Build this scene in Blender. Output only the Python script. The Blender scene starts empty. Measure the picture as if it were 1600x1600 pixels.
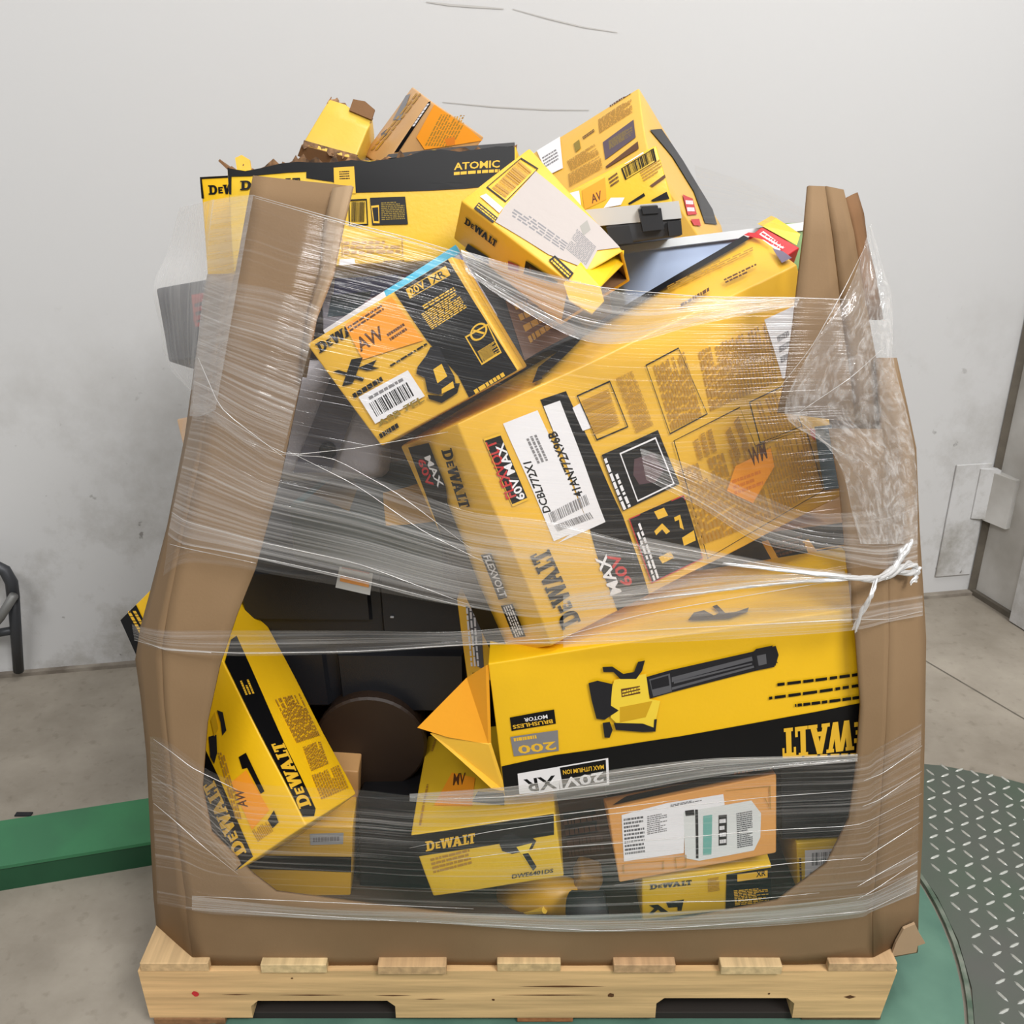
import bpy, bmesh, math, random
import numpy as np
from mathutils import Vector, noise, Matrix
from mathutils.geometry import tessellate_polygon
random.seed(4)
S = bpy.context.scene
COL = S.collection

# ------------------------------------------------------------------ camera
cam_d = bpy.data.cameras.new('camera'); cam = bpy.data.objects.new('camera', cam_d); COL.objects.link(cam)
cam_d.sensor_width = 36.0; cam_d.lens = 36.0*1500/1600; cam_d.clip_start = 0.05
cam.location = (0, 0, 1.38); cam.rotation_euler = (math.radians(67), 0, 0)
S.camera = cam
# ------------------------------------------------------------------ world and lamps
w = bpy.data.worlds.new('warehouse_air'); S.world = w; w.use_nodes = True
w.node_tree.nodes['Background'].inputs[0].default_value = (1.0, 1.0, 1.0, 1)
w.node_tree.nodes['Background'].inputs[1].default_value = 0.30
def lamp(name, loc, rot, sx, sy, power, col=(1, .99, .98)):
    l = bpy.data.lights.new(name, 'AREA'); l.shape = 'RECTANGLE'; l.size = sx; l.size_y = sy; l.energy = power; l.color = col
    o = bpy.data.objects.new(name, l); COL.objects.link(o); o.location = loc; o.rotation_euler = [math.radians(a) for a in rot]
    return o
def aim(o, t): o.rotation_euler = (Vector(t)-o.location).to_track_quat('-Z', 'Y').to_euler()
aim(lamp('ceiling_lamp', (2.0, -1.5, 4.2), (0, 0, 0), 1.7, 1.4, 150), (0, 1.2, .7))
aim(lamp('ceiling_lamp', (-1.0, -2.0, 4.3), (0, 0, 0), 2.0, 0.6, 68), (0, 1.4, .7))
aim(lamp('ceiling_lamp', (2.1, 1.3, 4.3), (0, 0, 0), 0.5, 1.2, 120), (.4, 1.4, 0))
lamp('ceiling_lamp', (0.5, 1.0, 4.6), (0, 0, 0), 0.6, 1.0, 24)
S.view_settings.view_transform = 'Standard'; S.view_settings.look = 'None'
S.view_settings.gamma = 1.0; S.view_settings.use_curve_mapping = False
S.view_settings.exposure = 0.17

G = {}
G['boxes'] = {}
G['boxes']['xr'] = [[-0.1632,1.1366,0.987],[-0.252,1.1638,1.1085],[-0.1537,1.2348,0.964],[-0.2395,1.2645,1.0914],[0.0093,1.1351,1.0847],[-0.0713,1.166,1.2147],[0.0202,1.2343,1.0641],[-0.0627,1.2665,1.1972]]
G['boxes']['big'] = [[0.0536,1.1426,0.6963],[-0.0666,1.1377,1.0151],[-0.0282,1.2139,0.6363],[-0.1492,1.2116,0.9611],[0.4969,1.3247,0.8466],[0.3853,1.3268,1.1818],[0.4633,1.4208,0.8449],[0.3498,1.4359,1.2108]]
G['boxes']['blower'] = [[-0.0122,1.1328,0.4478],[-0.0344,1.1357,0.6709],[-0.0113,1.3227,0.4426],[-0.0335,1.3256,0.6658],[0.5364,1.1295,0.5211],[0.5034,1.1401,0.7624],[0.5373,1.3194,0.5159],[0.5043,1.33,0.7572]]
G['boxes']['impact'] = [[-0.1218,1.135,0.2515],[-0.1524,1.1346,0.3736],[-0.1209,1.3766,0.2526],[-0.146,1.3764,0.3751],[0.0793,1.1333,0.293],[0.0634,1.1332,0.4157],[0.0813,1.3748,0.2939],[0.064,1.3746,0.4163]]
G['boxes']['ship'] = [[0.163,1.1265,0.2868],[0.1426,1.1404,0.4167],[0.1632,1.1809,0.2781],[0.1401,1.1901,0.3969],[0.3997,1.1348,0.3379],[0.3902,1.1507,0.4728],[0.4101,1.1893,0.3294],[0.3971,1.1985,0.4483]]
G['boxes']['xrlow'] = [[0.2064,1.1494,0.1854],[0.2007,1.144,0.2801],[0.2017,1.249,0.1922],[0.196,1.2436,0.287],[0.4125,1.1591,0.2103],[0.4021,1.151,0.299],[0.4078,1.2587,0.2172],[0.3975,1.2507,0.3058]]
G['boxes']['lowright'] = [[0.461,1.1839,0.2097],[0.4484,1.1901,0.3065],[0.4628,1.3335,0.1999],[0.4502,1.3397,0.2967],[0.5602,1.1831,0.2212],[0.5485,1.1899,0.3195],[0.562,1.3328,0.2114],[0.5504,1.3396,0.3097]]
G['boxes']['stack_low'] = [[-0.4484,1.2368,0.1461],[-0.4397,1.216,0.3196],[-0.455,1.4352,0.1706],[-0.4463,1.4144,0.344],[-0.2741,1.2452,0.1377],[-0.2564,1.2239,0.31],[-0.2807,1.4436,0.1622],[-0.263,1.4223,0.3345]]
G['boxes']['stack_top'] = [[-0.434,1.292,0.2587],[-0.4267,1.2766,0.3915],[-0.4345,1.3635,0.2681],[-0.4272,1.3481,0.4009],[-0.2614,1.2964,0.2523],[-0.2509,1.2778,0.3777],[-0.2618,1.3678,0.2616],[-0.2513,1.3493,0.3872]]
G['boxes']['black_low'] = [[-0.2629,1.2611,0.1102],[-0.2536,1.2751,0.328],[-0.2568,1.3607,0.1026],[-0.2475,1.3746,0.3204],[-0.1409,1.2506,0.1006],[-0.1389,1.2703,0.3319],[-0.1348,1.3502,0.093],[-0.1328,1.3698,0.3243]]
G['boxes']['black_right'] = [[0.422,1.1862,0.3177],[0.405,1.1903,0.4642],[0.425,1.3861,0.3108],[0.4081,1.3901,0.4573],[0.5648,1.183,0.3294],[0.5494,1.1897,0.4823],[0.5679,1.3829,0.3225],[0.5525,1.3896,0.4754]]
G['boxes']['brown_low'] = [[0.0811,1.2397,0.2019],[0.0642,1.2512,0.3477],[0.0824,1.3666,0.1926],[0.0655,1.3781,0.3383],[0.1725,1.2404,0.215],[0.153,1.2505,0.3573],[0.1736,1.3673,0.2056],[0.1542,1.3774,0.348]]
G['boxes']['diag'] = [[-0.4108,1.1093,0.3259],[-0.6292,1.3521,0.6184],[-0.3536,1.2211,0.2846],[-0.571,1.4618,0.572],[-0.2958,1.0927,0.4271],[-0.5235,1.3362,0.7213],[-0.2425,1.2066,0.3907],[-0.4662,1.4469,0.6774]]
G['boxes']['atomic'] = [[-0.3972,1.3902,1.158],[-0.4038,1.4422,1.3019],[-0.3663,1.631,1.0724],[-0.3729,1.683,1.2162],[0.0105,1.3499,1.192],[0.0061,1.4007,1.3329],[0.0414,1.5907,1.1064],[0.037,1.6415,1.2472]]
G['boxes']['behind_left'] = [[-0.4859,1.5484,1.0751],[-0.4911,1.5961,1.2765],[-0.439,1.7478,1.0291],[-0.4442,1.7955,1.2305],[-0.3961,1.5293,1.0839],[-0.3969,1.575,1.2807],[-0.3491,1.7287,1.0379],[-0.35,1.7744,1.2347]]
G['boxes']['plain'] = [[-0.3286,1.6082,1.3222],[-0.288,1.6583,1.3924],[-0.3404,1.7095,1.2544],[-0.2998,1.7596,1.3246],[-0.2448,1.6009,1.2999],[-0.2174,1.6484,1.3644],[-0.2565,1.7022,1.2322],[-0.2291,1.7497,1.2967]]
G['boxes']['tan'] = [[-0.2022,1.5922,1.289],[-0.1269,1.6176,1.3857],[-0.2434,1.6698,1.3033],[-0.1604,1.6973,1.4051],[-0.1267,1.6422,1.2231],[-0.0447,1.6717,1.3296],[-0.171,1.7187,1.2349],[-0.087,1.747,1.3384]]
G['boxes']['tall'] = [[0.0026,1.6667,1.1657],[0.0,1.8571,1.2761],[0.1942,1.8087,0.9255],[0.1916,1.9991,1.0361],[0.2172,1.595,1.2946],[0.2146,1.7855,1.4053],[0.4089,1.7368,1.0544],[0.4063,1.9272,1.1648]]
G['boxes']['small'] = [[0.1136,1.5297,1.1901],[0.0804,1.5429,1.2549],[0.1151,1.5718,1.1807],[0.0819,1.585,1.2455],[0.2485,1.5322,1.2344],[0.2182,1.5556,1.3232],[0.25,1.5743,1.225],[0.2197,1.5978,1.3138]]
G['boxes']['torn'] = [[-0.0796,1.3249,1.2156],[-0.0658,1.2756,1.2681],[0.0136,1.3994,1.2675],[0.0219,1.3537,1.3282],[0.064,1.2408,1.116],[0.0708,1.196,1.179],[0.1604,1.3121,1.1603],[0.1424,1.2607,1.2077]]
G['boxes']['organizer'] = [[0.1339,1.3334,1.2045],[0.1183,1.342,1.2516],[0.137,1.4715,1.1821],[0.1213,1.4802,1.2293],[0.2298,1.3337,1.2178],[0.2245,1.3392,1.2576],[0.2329,1.4719,1.1954],[0.2276,1.4774,1.2353]]
G['boxes']['tote'] = [[0.1771,1.4227,1.0569],[0.1526,1.4707,1.1827],[0.1855,1.6265,0.98],[0.1611,1.6745,1.1058],[0.4387,1.4223,1.0857],[0.4258,1.4722,1.2156],[0.4471,1.6262,1.0087],[0.4343,1.676,1.1387]]
G['boxes']['cyan'] = [[-0.1991,1.253,1.008],[-0.2603,1.3164,1.0935],[-0.1883,1.2961,0.9832],[-0.2495,1.3596,1.0687],[-0.0204,1.2742,1.1248],[-0.0761,1.3358,1.2058],[-0.0096,1.3174,1.1],[-0.0653,1.379,1.181]]
G['boxes']['photo'] = [[-0.2857,1.443,1.062],[-0.2855,1.4552,1.1551],[-0.2856,1.4748,1.0577],[-0.2854,1.4871,1.1508],[-0.0919,1.4421,1.0622],[-0.0951,1.4552,1.157],[-0.0918,1.4739,1.0579],[-0.095,1.487,1.1527]]
G['boxes']['dark_mid'] = [[0.0102,1.2514,1.0615],[-0.0621,1.3249,1.1905],[-0.0091,1.3352,1.0022],[-0.0814,1.4088,1.1313],[0.0971,1.2911,1.0938],[0.0527,1.3365,1.1563],[0.0779,1.375,1.0345],[0.0334,1.4204,1.097]]
G['boxes']['under'] = [[0.2944,1.3281,0.6122],[0.2731,1.3297,0.7679],[0.2932,1.4781,0.6121],[0.272,1.4796,0.7678],[0.5552,1.3319,0.6562],[0.5314,1.3304,0.8048],[0.5541,1.4819,0.6561],[0.5303,1.4804,0.8046]]
G['boxes']['case'] = [[-0.435,1.3698,0.4324],[-0.4566,1.3832,0.7433],[-0.4195,1.6842,0.4204],[-0.4411,1.6976,0.7313],[-0.0666,1.3524,0.4443],[-0.0651,1.3625,0.7473],[-0.0511,1.6668,0.4325],[-0.0496,1.6768,0.7354]]
G['boxes']['dark_green'] = [[-0.3231,1.2829,0.7617],[-0.3176,1.2565,0.8565],[-0.2799,1.4038,0.7665],[-0.2745,1.3775,0.8613],[-0.1017,1.265,0.718],[-0.0962,1.2387,0.8127],[-0.1427,1.4145,0.7898],[-0.1373,1.3882,0.8845]]
G['boxes']['grey_bag'] = [[-0.3635,1.2743,0.8934],[-0.3635,1.34,1.0481],[-0.3635,1.3664,0.8543],[-0.3635,1.4321,1.0091],[-0.1818,1.2743,0.8934],[-0.1818,1.34,1.0481],[-0.1818,1.3664,0.8543],[-0.1818,1.4321,1.0091]]
G['boxes']['dark_bag'] = [[-0.5023,1.3742,1.033],[-0.5232,1.42,1.1321],[-0.4781,1.4629,0.9938],[-0.499,1.5087,1.0929],[-0.4074,1.3507,1.0474],[-0.3993,1.4,1.1547],[-0.3832,1.4394,1.0081],[-0.375,1.4887,1.1154]]
G['boxes']['orange_sliver'] = [[-0.4965,1.3801,0.8791],[-0.5102,1.3996,0.9393],[-0.4908,1.4753,0.8489],[-0.5045,1.4948,0.9091],[-0.4285,1.379,0.8899],[-0.4366,1.4004,0.9542],[-0.4228,1.4742,0.8597],[-0.4309,1.4955,0.924]]
G['boxes']['yellow_end'] = [[-0.0702,1.2808,0.5488],[-0.0843,1.3015,0.6838],[-0.0682,1.3302,0.5414],[-0.0823,1.3509,0.6764],[0.003,1.278,0.553],[0.0,1.2978,0.6858],[0.005,1.3275,0.5456],[0.002,1.3473,0.6784]]
G['boxes']['red'] = [[0.3857,1.3962,1.1768],[0.3345,1.4217,1.2018],[0.3907,1.4362,1.1472],[0.3395,1.4617,1.1722],[0.4104,1.4062,1.1913],[0.3593,1.4326,1.2183],[0.4155,1.4463,1.1618],[0.3643,1.4726,1.1887]]
G['boxes']['green'] = [[0.3951,1.4372,1.1542],[0.3918,1.4701,1.2186],[0.3976,1.5441,1.0997],[0.3944,1.5769,1.1641],[0.4606,1.4375,1.1579],[0.4575,1.4699,1.2213],[0.4631,1.5444,1.1034],[0.4601,1.5768,1.1668]]
G['boxes']['pale'] = [[-0.5101,1.4311,1.1386],[-0.4918,1.482,1.2337],[-0.4856,1.5159,1.0916],[-0.4673,1.5668,1.1867],[-0.4271,1.4154,1.1504],[-0.4254,1.4654,1.2434],[-0.4026,1.5002,1.1034],[-0.4009,1.5502,1.1964]]
G['art'] = {}
G['art']['xr'] = [["q","F","black","print",[[0.6064,0.996],[0.969,0.996],[0.987,0.0095],[0.6394,0.004],[0.6785,0.4696],[0.6141,0.5572]]],["q","F","black","print",[[0.6141,0.5572],[0.6785,0.4696],[0.6394,0.004],[0.6645,0.1195]]],["f","F","gold","print",0.06,[[0.6713,0.9689],[0.939,0.9654],[0.9361,0.8886],[0.6632,0.8937]]],["q","F","gold","print",[[0.8164,0.9648],[0.9335,0.9637],[0.9304,0.8967],[0.8123,0.8964]]],["t","F","black","lettering","XR",[[0.8226,0.8982],[0.9125,0.8985],[0.8232,0.9532]]],["t","F","gold","lettering","20V",[[0.679,0.9063],[0.783,0.9047],[0.6795,0.9623]]],["l","F","gold","print",5,[[0.6765,0.6049],[0.9227,0.6167],[0.672,0.7542]]],["l","F","gold","print",2,[[0.7028,0.768],[0.9177,0.7683],[0.7022,0.8062]]],["f","F","gold","print",0.03,[[0.8209,0.4319],[0.9799,0.4316],[0.9613,0.1844],[0.8158,0.1764]]],["ring","F","gold","print",0.22,[[0.8359,0.3515],[0.9527,0.3526],[0.8629,0.4694]]],["l","F","gold","print",5,[[0.8321,0.19],[0.962,0.1964],[0.8389,0.2862]]],["l","F","gold","print",1,[[0.688,0.0052],[0.9723,0.0199],[0.6887,0.0371]]],["logo","F","black","lettering","DEWALT",[[0.0368,0.8841],[0.3668,0.8815],[0.0456,0.9649]]],["q","F","orange","orange_sticker",[[0.2565,0.9713],[0.5783,0.9744],[0.5999,0.5681],[0.2295,0.6743]]],["t","F","brown","orange_sticker","AW",[[0.2437,0.7298],[0.4145,0.7258],[0.2564,0.8392]]],["l","F","brown","orange_sticker",2,[[0.2599,0.9025],[0.5008,0.9157],[0.2644,0.9582]]],["l","F","brown","orange_sticker",2,[[0.4331,0.685],[0.5547,0.6932],[0.4334,0.7629]]],["q","F","black","print",[[0.0304,0.5748],[0.094,0.5519],[0.2369,0.6885],[0.1733,0.7192]]],["q","F","black","print",[[0.039,0.7119],[0.0722,0.6988],[0.1714,0.5453],[0.1515,0.527]]],["q","F","black","print",[[0.1749,0.6371],[0.3,0.6186],[0.2541,0.588],[0.2846,0.5507],[0.2108,0.5818]]],["l","F","black","print",1,[[0.3464,0.5159],[0.6073,0.5238],[0.3442,0.5309]]],["l","F","black","print",1,[[0.0465,0.445],[0.2576,0.4512],[0.0515,0.4825]]],["q","F","white","white_label",[[0.0732,0.4379],[0.4199,0.4262],[0.4161,0.1837],[0.0596,0.1856]]],["b","F","black","white_label",0,[[0.0936,0.2292],[0.3675,0.2267],[0.1037,0.3524]]],["l","F","grey","white_label",1,[[0.1203,0.3739],[0.3617,0.3712],[0.1235,0.3989]]],["t","F","olive","lettering","ASB 7EL",[[0.0683,0.1443],[0.3987,0.1499],[0.075,0.1948]]],["l","F","black","print",1,[[0.0324,0.0594],[0.1714,0.0672],[0.0376,0.0975]]],["q","F","charcoal","print",[[0.563,0.4544],[0.6123,0.4943],[0.6574,0.4664],[0.6448,0.341],[0.6368,0.2046],[0.6158,0.142],[0.4942,0.1393],[0.4455,0.2018],[0.4797,0.3084],[0.4509,0.3697],[0.4822,0.4116]]],["q","F","gold","print",[[0.5517,0.3329],[0.6138,0.3383],[0.6005,0.2314],[0.5257,0.2215]]],["q","F","black","print",[[0.4357,0.1825],[0.504,0.1189],[0.6205,0.1516],[0.6425,0.1355],[0.5945,0.0791],[0.4795,0.0706],[0.4281,0.1482]]],["q","F","gold","print",[[0.5283,0.167],[0.613,0.1766],[0.5989,0.1282],[0.5113,0.1333]]]]
G['art']['big'] = [["q","F","black","print",[[0.2153,0.95],[0.284,0.9398],[0.3028,0.6444],[0.3182,0.3746],[0.3135,0.004],[0.2084,0.004],[0.2081,0.2045],[0.2206,0.3823],[0.2211,0.5803]]],["q","F","white","white_label",[[0.1056,0.9262],[0.1992,0.9184],[0.222,0.3978],[0.1143,0.4053]]],["q","F","white","address_label",[[0.2173,0.9223],[0.2616,0.9166],[0.2676,0.3824],[0.1224,0.3899],[0.2206,0.4171]]],["t","F","black","white_label","DCBL772X1",[[0.1361,0.5252],[0.1355,0.7492],[0.1143,0.5325]]],["t","F","black","address_label","41AN772X96B",[[0.2358,0.5279],[0.2251,0.8171],[0.21,0.5333]]],["l","F","grey","white_label",3,[[0.1779,0.7229],[0.175,0.8354],[0.1448,0.7296]]],["b","F","grey","white_label",0,[[0.127,0.4779],[0.2428,0.4824],[0.1267,0.5232]]],["b","F","grey","white_label",0,[[0.1342,0.436],[0.24,0.421],[0.13,0.4665]]],["q","F","white","small_sticker",[[0.2851,0.8716],[0.3093,0.8757],[0.3127,0.7687],[0.2898,0.7719]]],["q","F","black","print",[[0.0449,0.9073],[0.0902,0.8999],[0.091,0.6122],[0.0454,0.6153]]],["t","F","red","lettering","FLEXVOLT",[[0.0658,0.6485],[0.0728,0.8873],[0.0379,0.6518]]],["t","F","white","lettering","60V MAX",[[0.0856,0.625],[0.0888,0.8633],[0.0623,0.6247]]],["f","F","gold","print",0.05,[[0.0449,0.9073],[0.0902,0.8999],[0.091,0.6122],[0.0454,0.6153]]],["logo","F","black","lettering","DEWALT",[[0.0985,0.0405],[0.0933,0.3937],[0.042,0.0413]]],["t","F","white","lettering","MAX",[[0.2376,0.0739],[0.2371,0.2564],[0.2039,0.0804]]],["t","F","red","lettering","60V",[[0.2783,0.0816],[0.2684,0.2423],[0.2443,0.0882]]],["f","F","black","print",0.03,[[0.3053,0.909],[0.4011,0.9062],[0.4113,0.7068],[0.3163,0.7126]]],["b","F","brownp","print",0,[[0.314,0.7398],[0.3134,0.8828],[0.3913,0.7375]]],["l","F","brownp","print",9,[[0.4273,0.6702],[0.4181,0.9031],[0.4793,0.6691]]],["f","F","black","print",0.02,[[0.5064,0.8982],[0.6074,0.9025],[0.6322,0.6054],[0.5143,0.6022]]],["l","F","brownp","print",6,[[0.5231,0.6136],[0.5267,0.8809],[0.6174,0.6109]]],["l","F","brownp","print",11,[[0.643,0.6112],[0.6559,0.8552],[0.8624,0.5984]]],["l","F","brownp","print",8,[[0.8019,0.7298],[0.738,0.828],[0.873,0.7272]]],["q","F","black","print",[[0.3167,0.652],[0.4859,0.6431],[0.4997,0.3906],[0.3228,0.3941]]],["f","F","white","print",0.04,[[0.3652,0.6266],[0.4747,0.6205],[0.4858,0.4003],[0.3686,0.402]]],["q","F","plum","print",[[0.3996,0.5765],[0.4557,0.5638],[0.4675,0.476],[0.4352,0.445],[0.3901,0.4679],[0.3828,0.5176]]],["l","F","white","print",2,[[0.3488,0.3981],[0.3426,0.6338],[0.3201,0.3961]]],["q","F","black","print",[[0.3288,0.3531],[0.5015,0.3393],[0.5034,0.0414],[0.3279,0.0458]]],["f","F","redd","print",0.02,[[0.3288,0.3531],[0.5015,0.3393],[0.5034,0.0414],[0.3279,0.0458]]],["l","F","white","print",2,[[0.3561,0.0537],[0.3558,0.3196],[0.3326,0.0519]]],["q","F","gold","print",[[0.385,0.2518],[0.4144,0.2677],[0.4295,0.2193],[0.4156,0.2153],[0.4089,0.2436],[0.3868,0.2317]]],["q","F","gold","print",[[0.4532,0.2676],[0.4728,0.2675],[0.4708,0.1988],[0.4612,0.2151],[0.4655,0.2494],[0.4525,0.2495]]],["q","F","gold","print",[[0.4031,0.3314],[0.4342,0.3274],[0.4382,0.2876],[0.4069,0.2917]]],["q","F","gold","print",[[0.3721,0.1383],[0.4113,0.1379],[0.4171,0.1049],[0.3777,0.1053]]],["q","F","gold","print",[[0.458,0.1703],[0.4993,0.1782],[0.4962,0.133],[0.4565,0.1334]]],["f","F","black","print",0.012,[[0.5175,0.5739],[0.726,0.574],[0.7438,0.3949],[0.9149,0.3632],[0.9272,0.07],[0.5151,0.0328]]],["l","F","brownp","print",9,[[0.5101,0.1039],[0.5061,0.4491],[0.7432,0.0721]]],["l","F","brownp","print",9,[[0.7494,0.0678],[0.7435,0.3591],[0.9237,0.0912]]],["l","F","brownp","print",3,[[0.5705,0.4494],[0.5717,0.5458],[0.6356,0.4497]]],["l","F","brownp","print",2,[[0.6723,0.371],[0.6627,0.5023],[0.735,0.4187]]],["f","F","black","print",0.03,[[0.7558,0.5762],[0.8782,0.5755],[0.9039,0.3793],[0.7572,0.395]]],["l","F","brownp","print",6,[[0.7751,0.3831],[0.7623,0.559],[0.8992,0.3913]]],["q","F","orange","orange_sticker",[[0.7226,0.3552],[0.7871,0.3572],[0.7855,0.2766],[0.6935,0.1726],[0.6262,0.275],[0.6691,0.3551]]],["t","F","brown","orange_sticker","WM",[[0.7155,0.3191],[0.7704,0.3231],[0.717,0.3949]]],["l","F","orange2","orange_sticker",3,[[0.6464,0.2425],[0.7381,0.2258],[0.6477,0.3152]]],["q","F","slate","print",[[0.9412,0.3552],[0.996,0.3309],[0.996,0.0393],[0.9272,0.07]]],["q","F","redd","print",[[0.9249,0.3612],[0.9422,0.3411],[0.9345,0.2965],[0.9248,0.3209]]],["q","F","white","end_label",[[0.8617,0.8616],[0.9775,0.8594],[0.9459,0.7523],[0.8915,0.5916],[0.8724,0.6037]]],["l","F","grey","end_label",3,[[0.8785,0.6598],[0.9172,0.6628],[0.8855,0.7893]]],["q","L","black","print",[[0.1712,0.9882],[0.5121,0.9771],[0.4821,0.7927],[0.3949,0.7255],[0.3248,0.3402],[0.3685,0.0377],[0.0679,0.018],[0.0201,0.4043]]],["t","L","redd","lettering","60V",[[0.2246,0.9276],[0.1915,0.8099],[0.3497,0.9299]]],["t","L","white","lettering","MAX",[[0.3497,0.9299],[0.3564,0.7964],[0.4564,0.9303]]],["logo","L","black","lettering","DEWALT",[[0.6538,0.9322],[0.5448,0.6897],[0.8211,0.9267]]],["q","L","black","print",[[0.5479,0.4737],[0.7191,0.4686],[0.6754,0.2625],[0.5309,0.2605]]],["t","L","white","lettering","FLEXVOLT",[[0.5728,0.4649],[0.5699,0.2692],[0.6865,0.4639]]],["q","L","black","print",[[0.5307,0.2345],[0.717,0.2304],[0.7227,0.0761],[0.5344,0.079]]],["l","L","white","print",4,[[0.556,0.2254],[0.5635,0.0812],[0.7004,0.2277]]],["q","T","dark","print",[[0.969,0.996],[0.6848,0.996],[0.5027,0.996],[0.3254,0.6368],[0.2401,0.004],[0.2116,0.004],[0.4935,0.8564],[0.6955,0.845],[0.9711,0.8642]]],["l","T","brownp","print",3,[[0.711,0.7355],[0.9479,0.5942],[0.7254,0.8712]]],["l","T","brown","print",1,[[0.6688,0.175],[0.763,0.2321],[0.6798,0.2608]]],["l","T","brown","print",2,[[0.8117,0.2159],[0.9091,0.2001],[0.8235,0.3512]]],["l","T","brown","print",1,[[0.004,0.004],[0.004,0.004],[0.004,0.004]]],["q","T","plum2","print",[[0.9852,0.4415],[0.996,0.2756],[0.996,0.0858],[0.9648,0.0815]]],["q","T","redd","print",[[0.9825,0.9861],[0.996,0.8687],[0.996,0.4886],[0.992,0.5062],[0.9907,0.6778],[0.969,0.996]]]]
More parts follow.
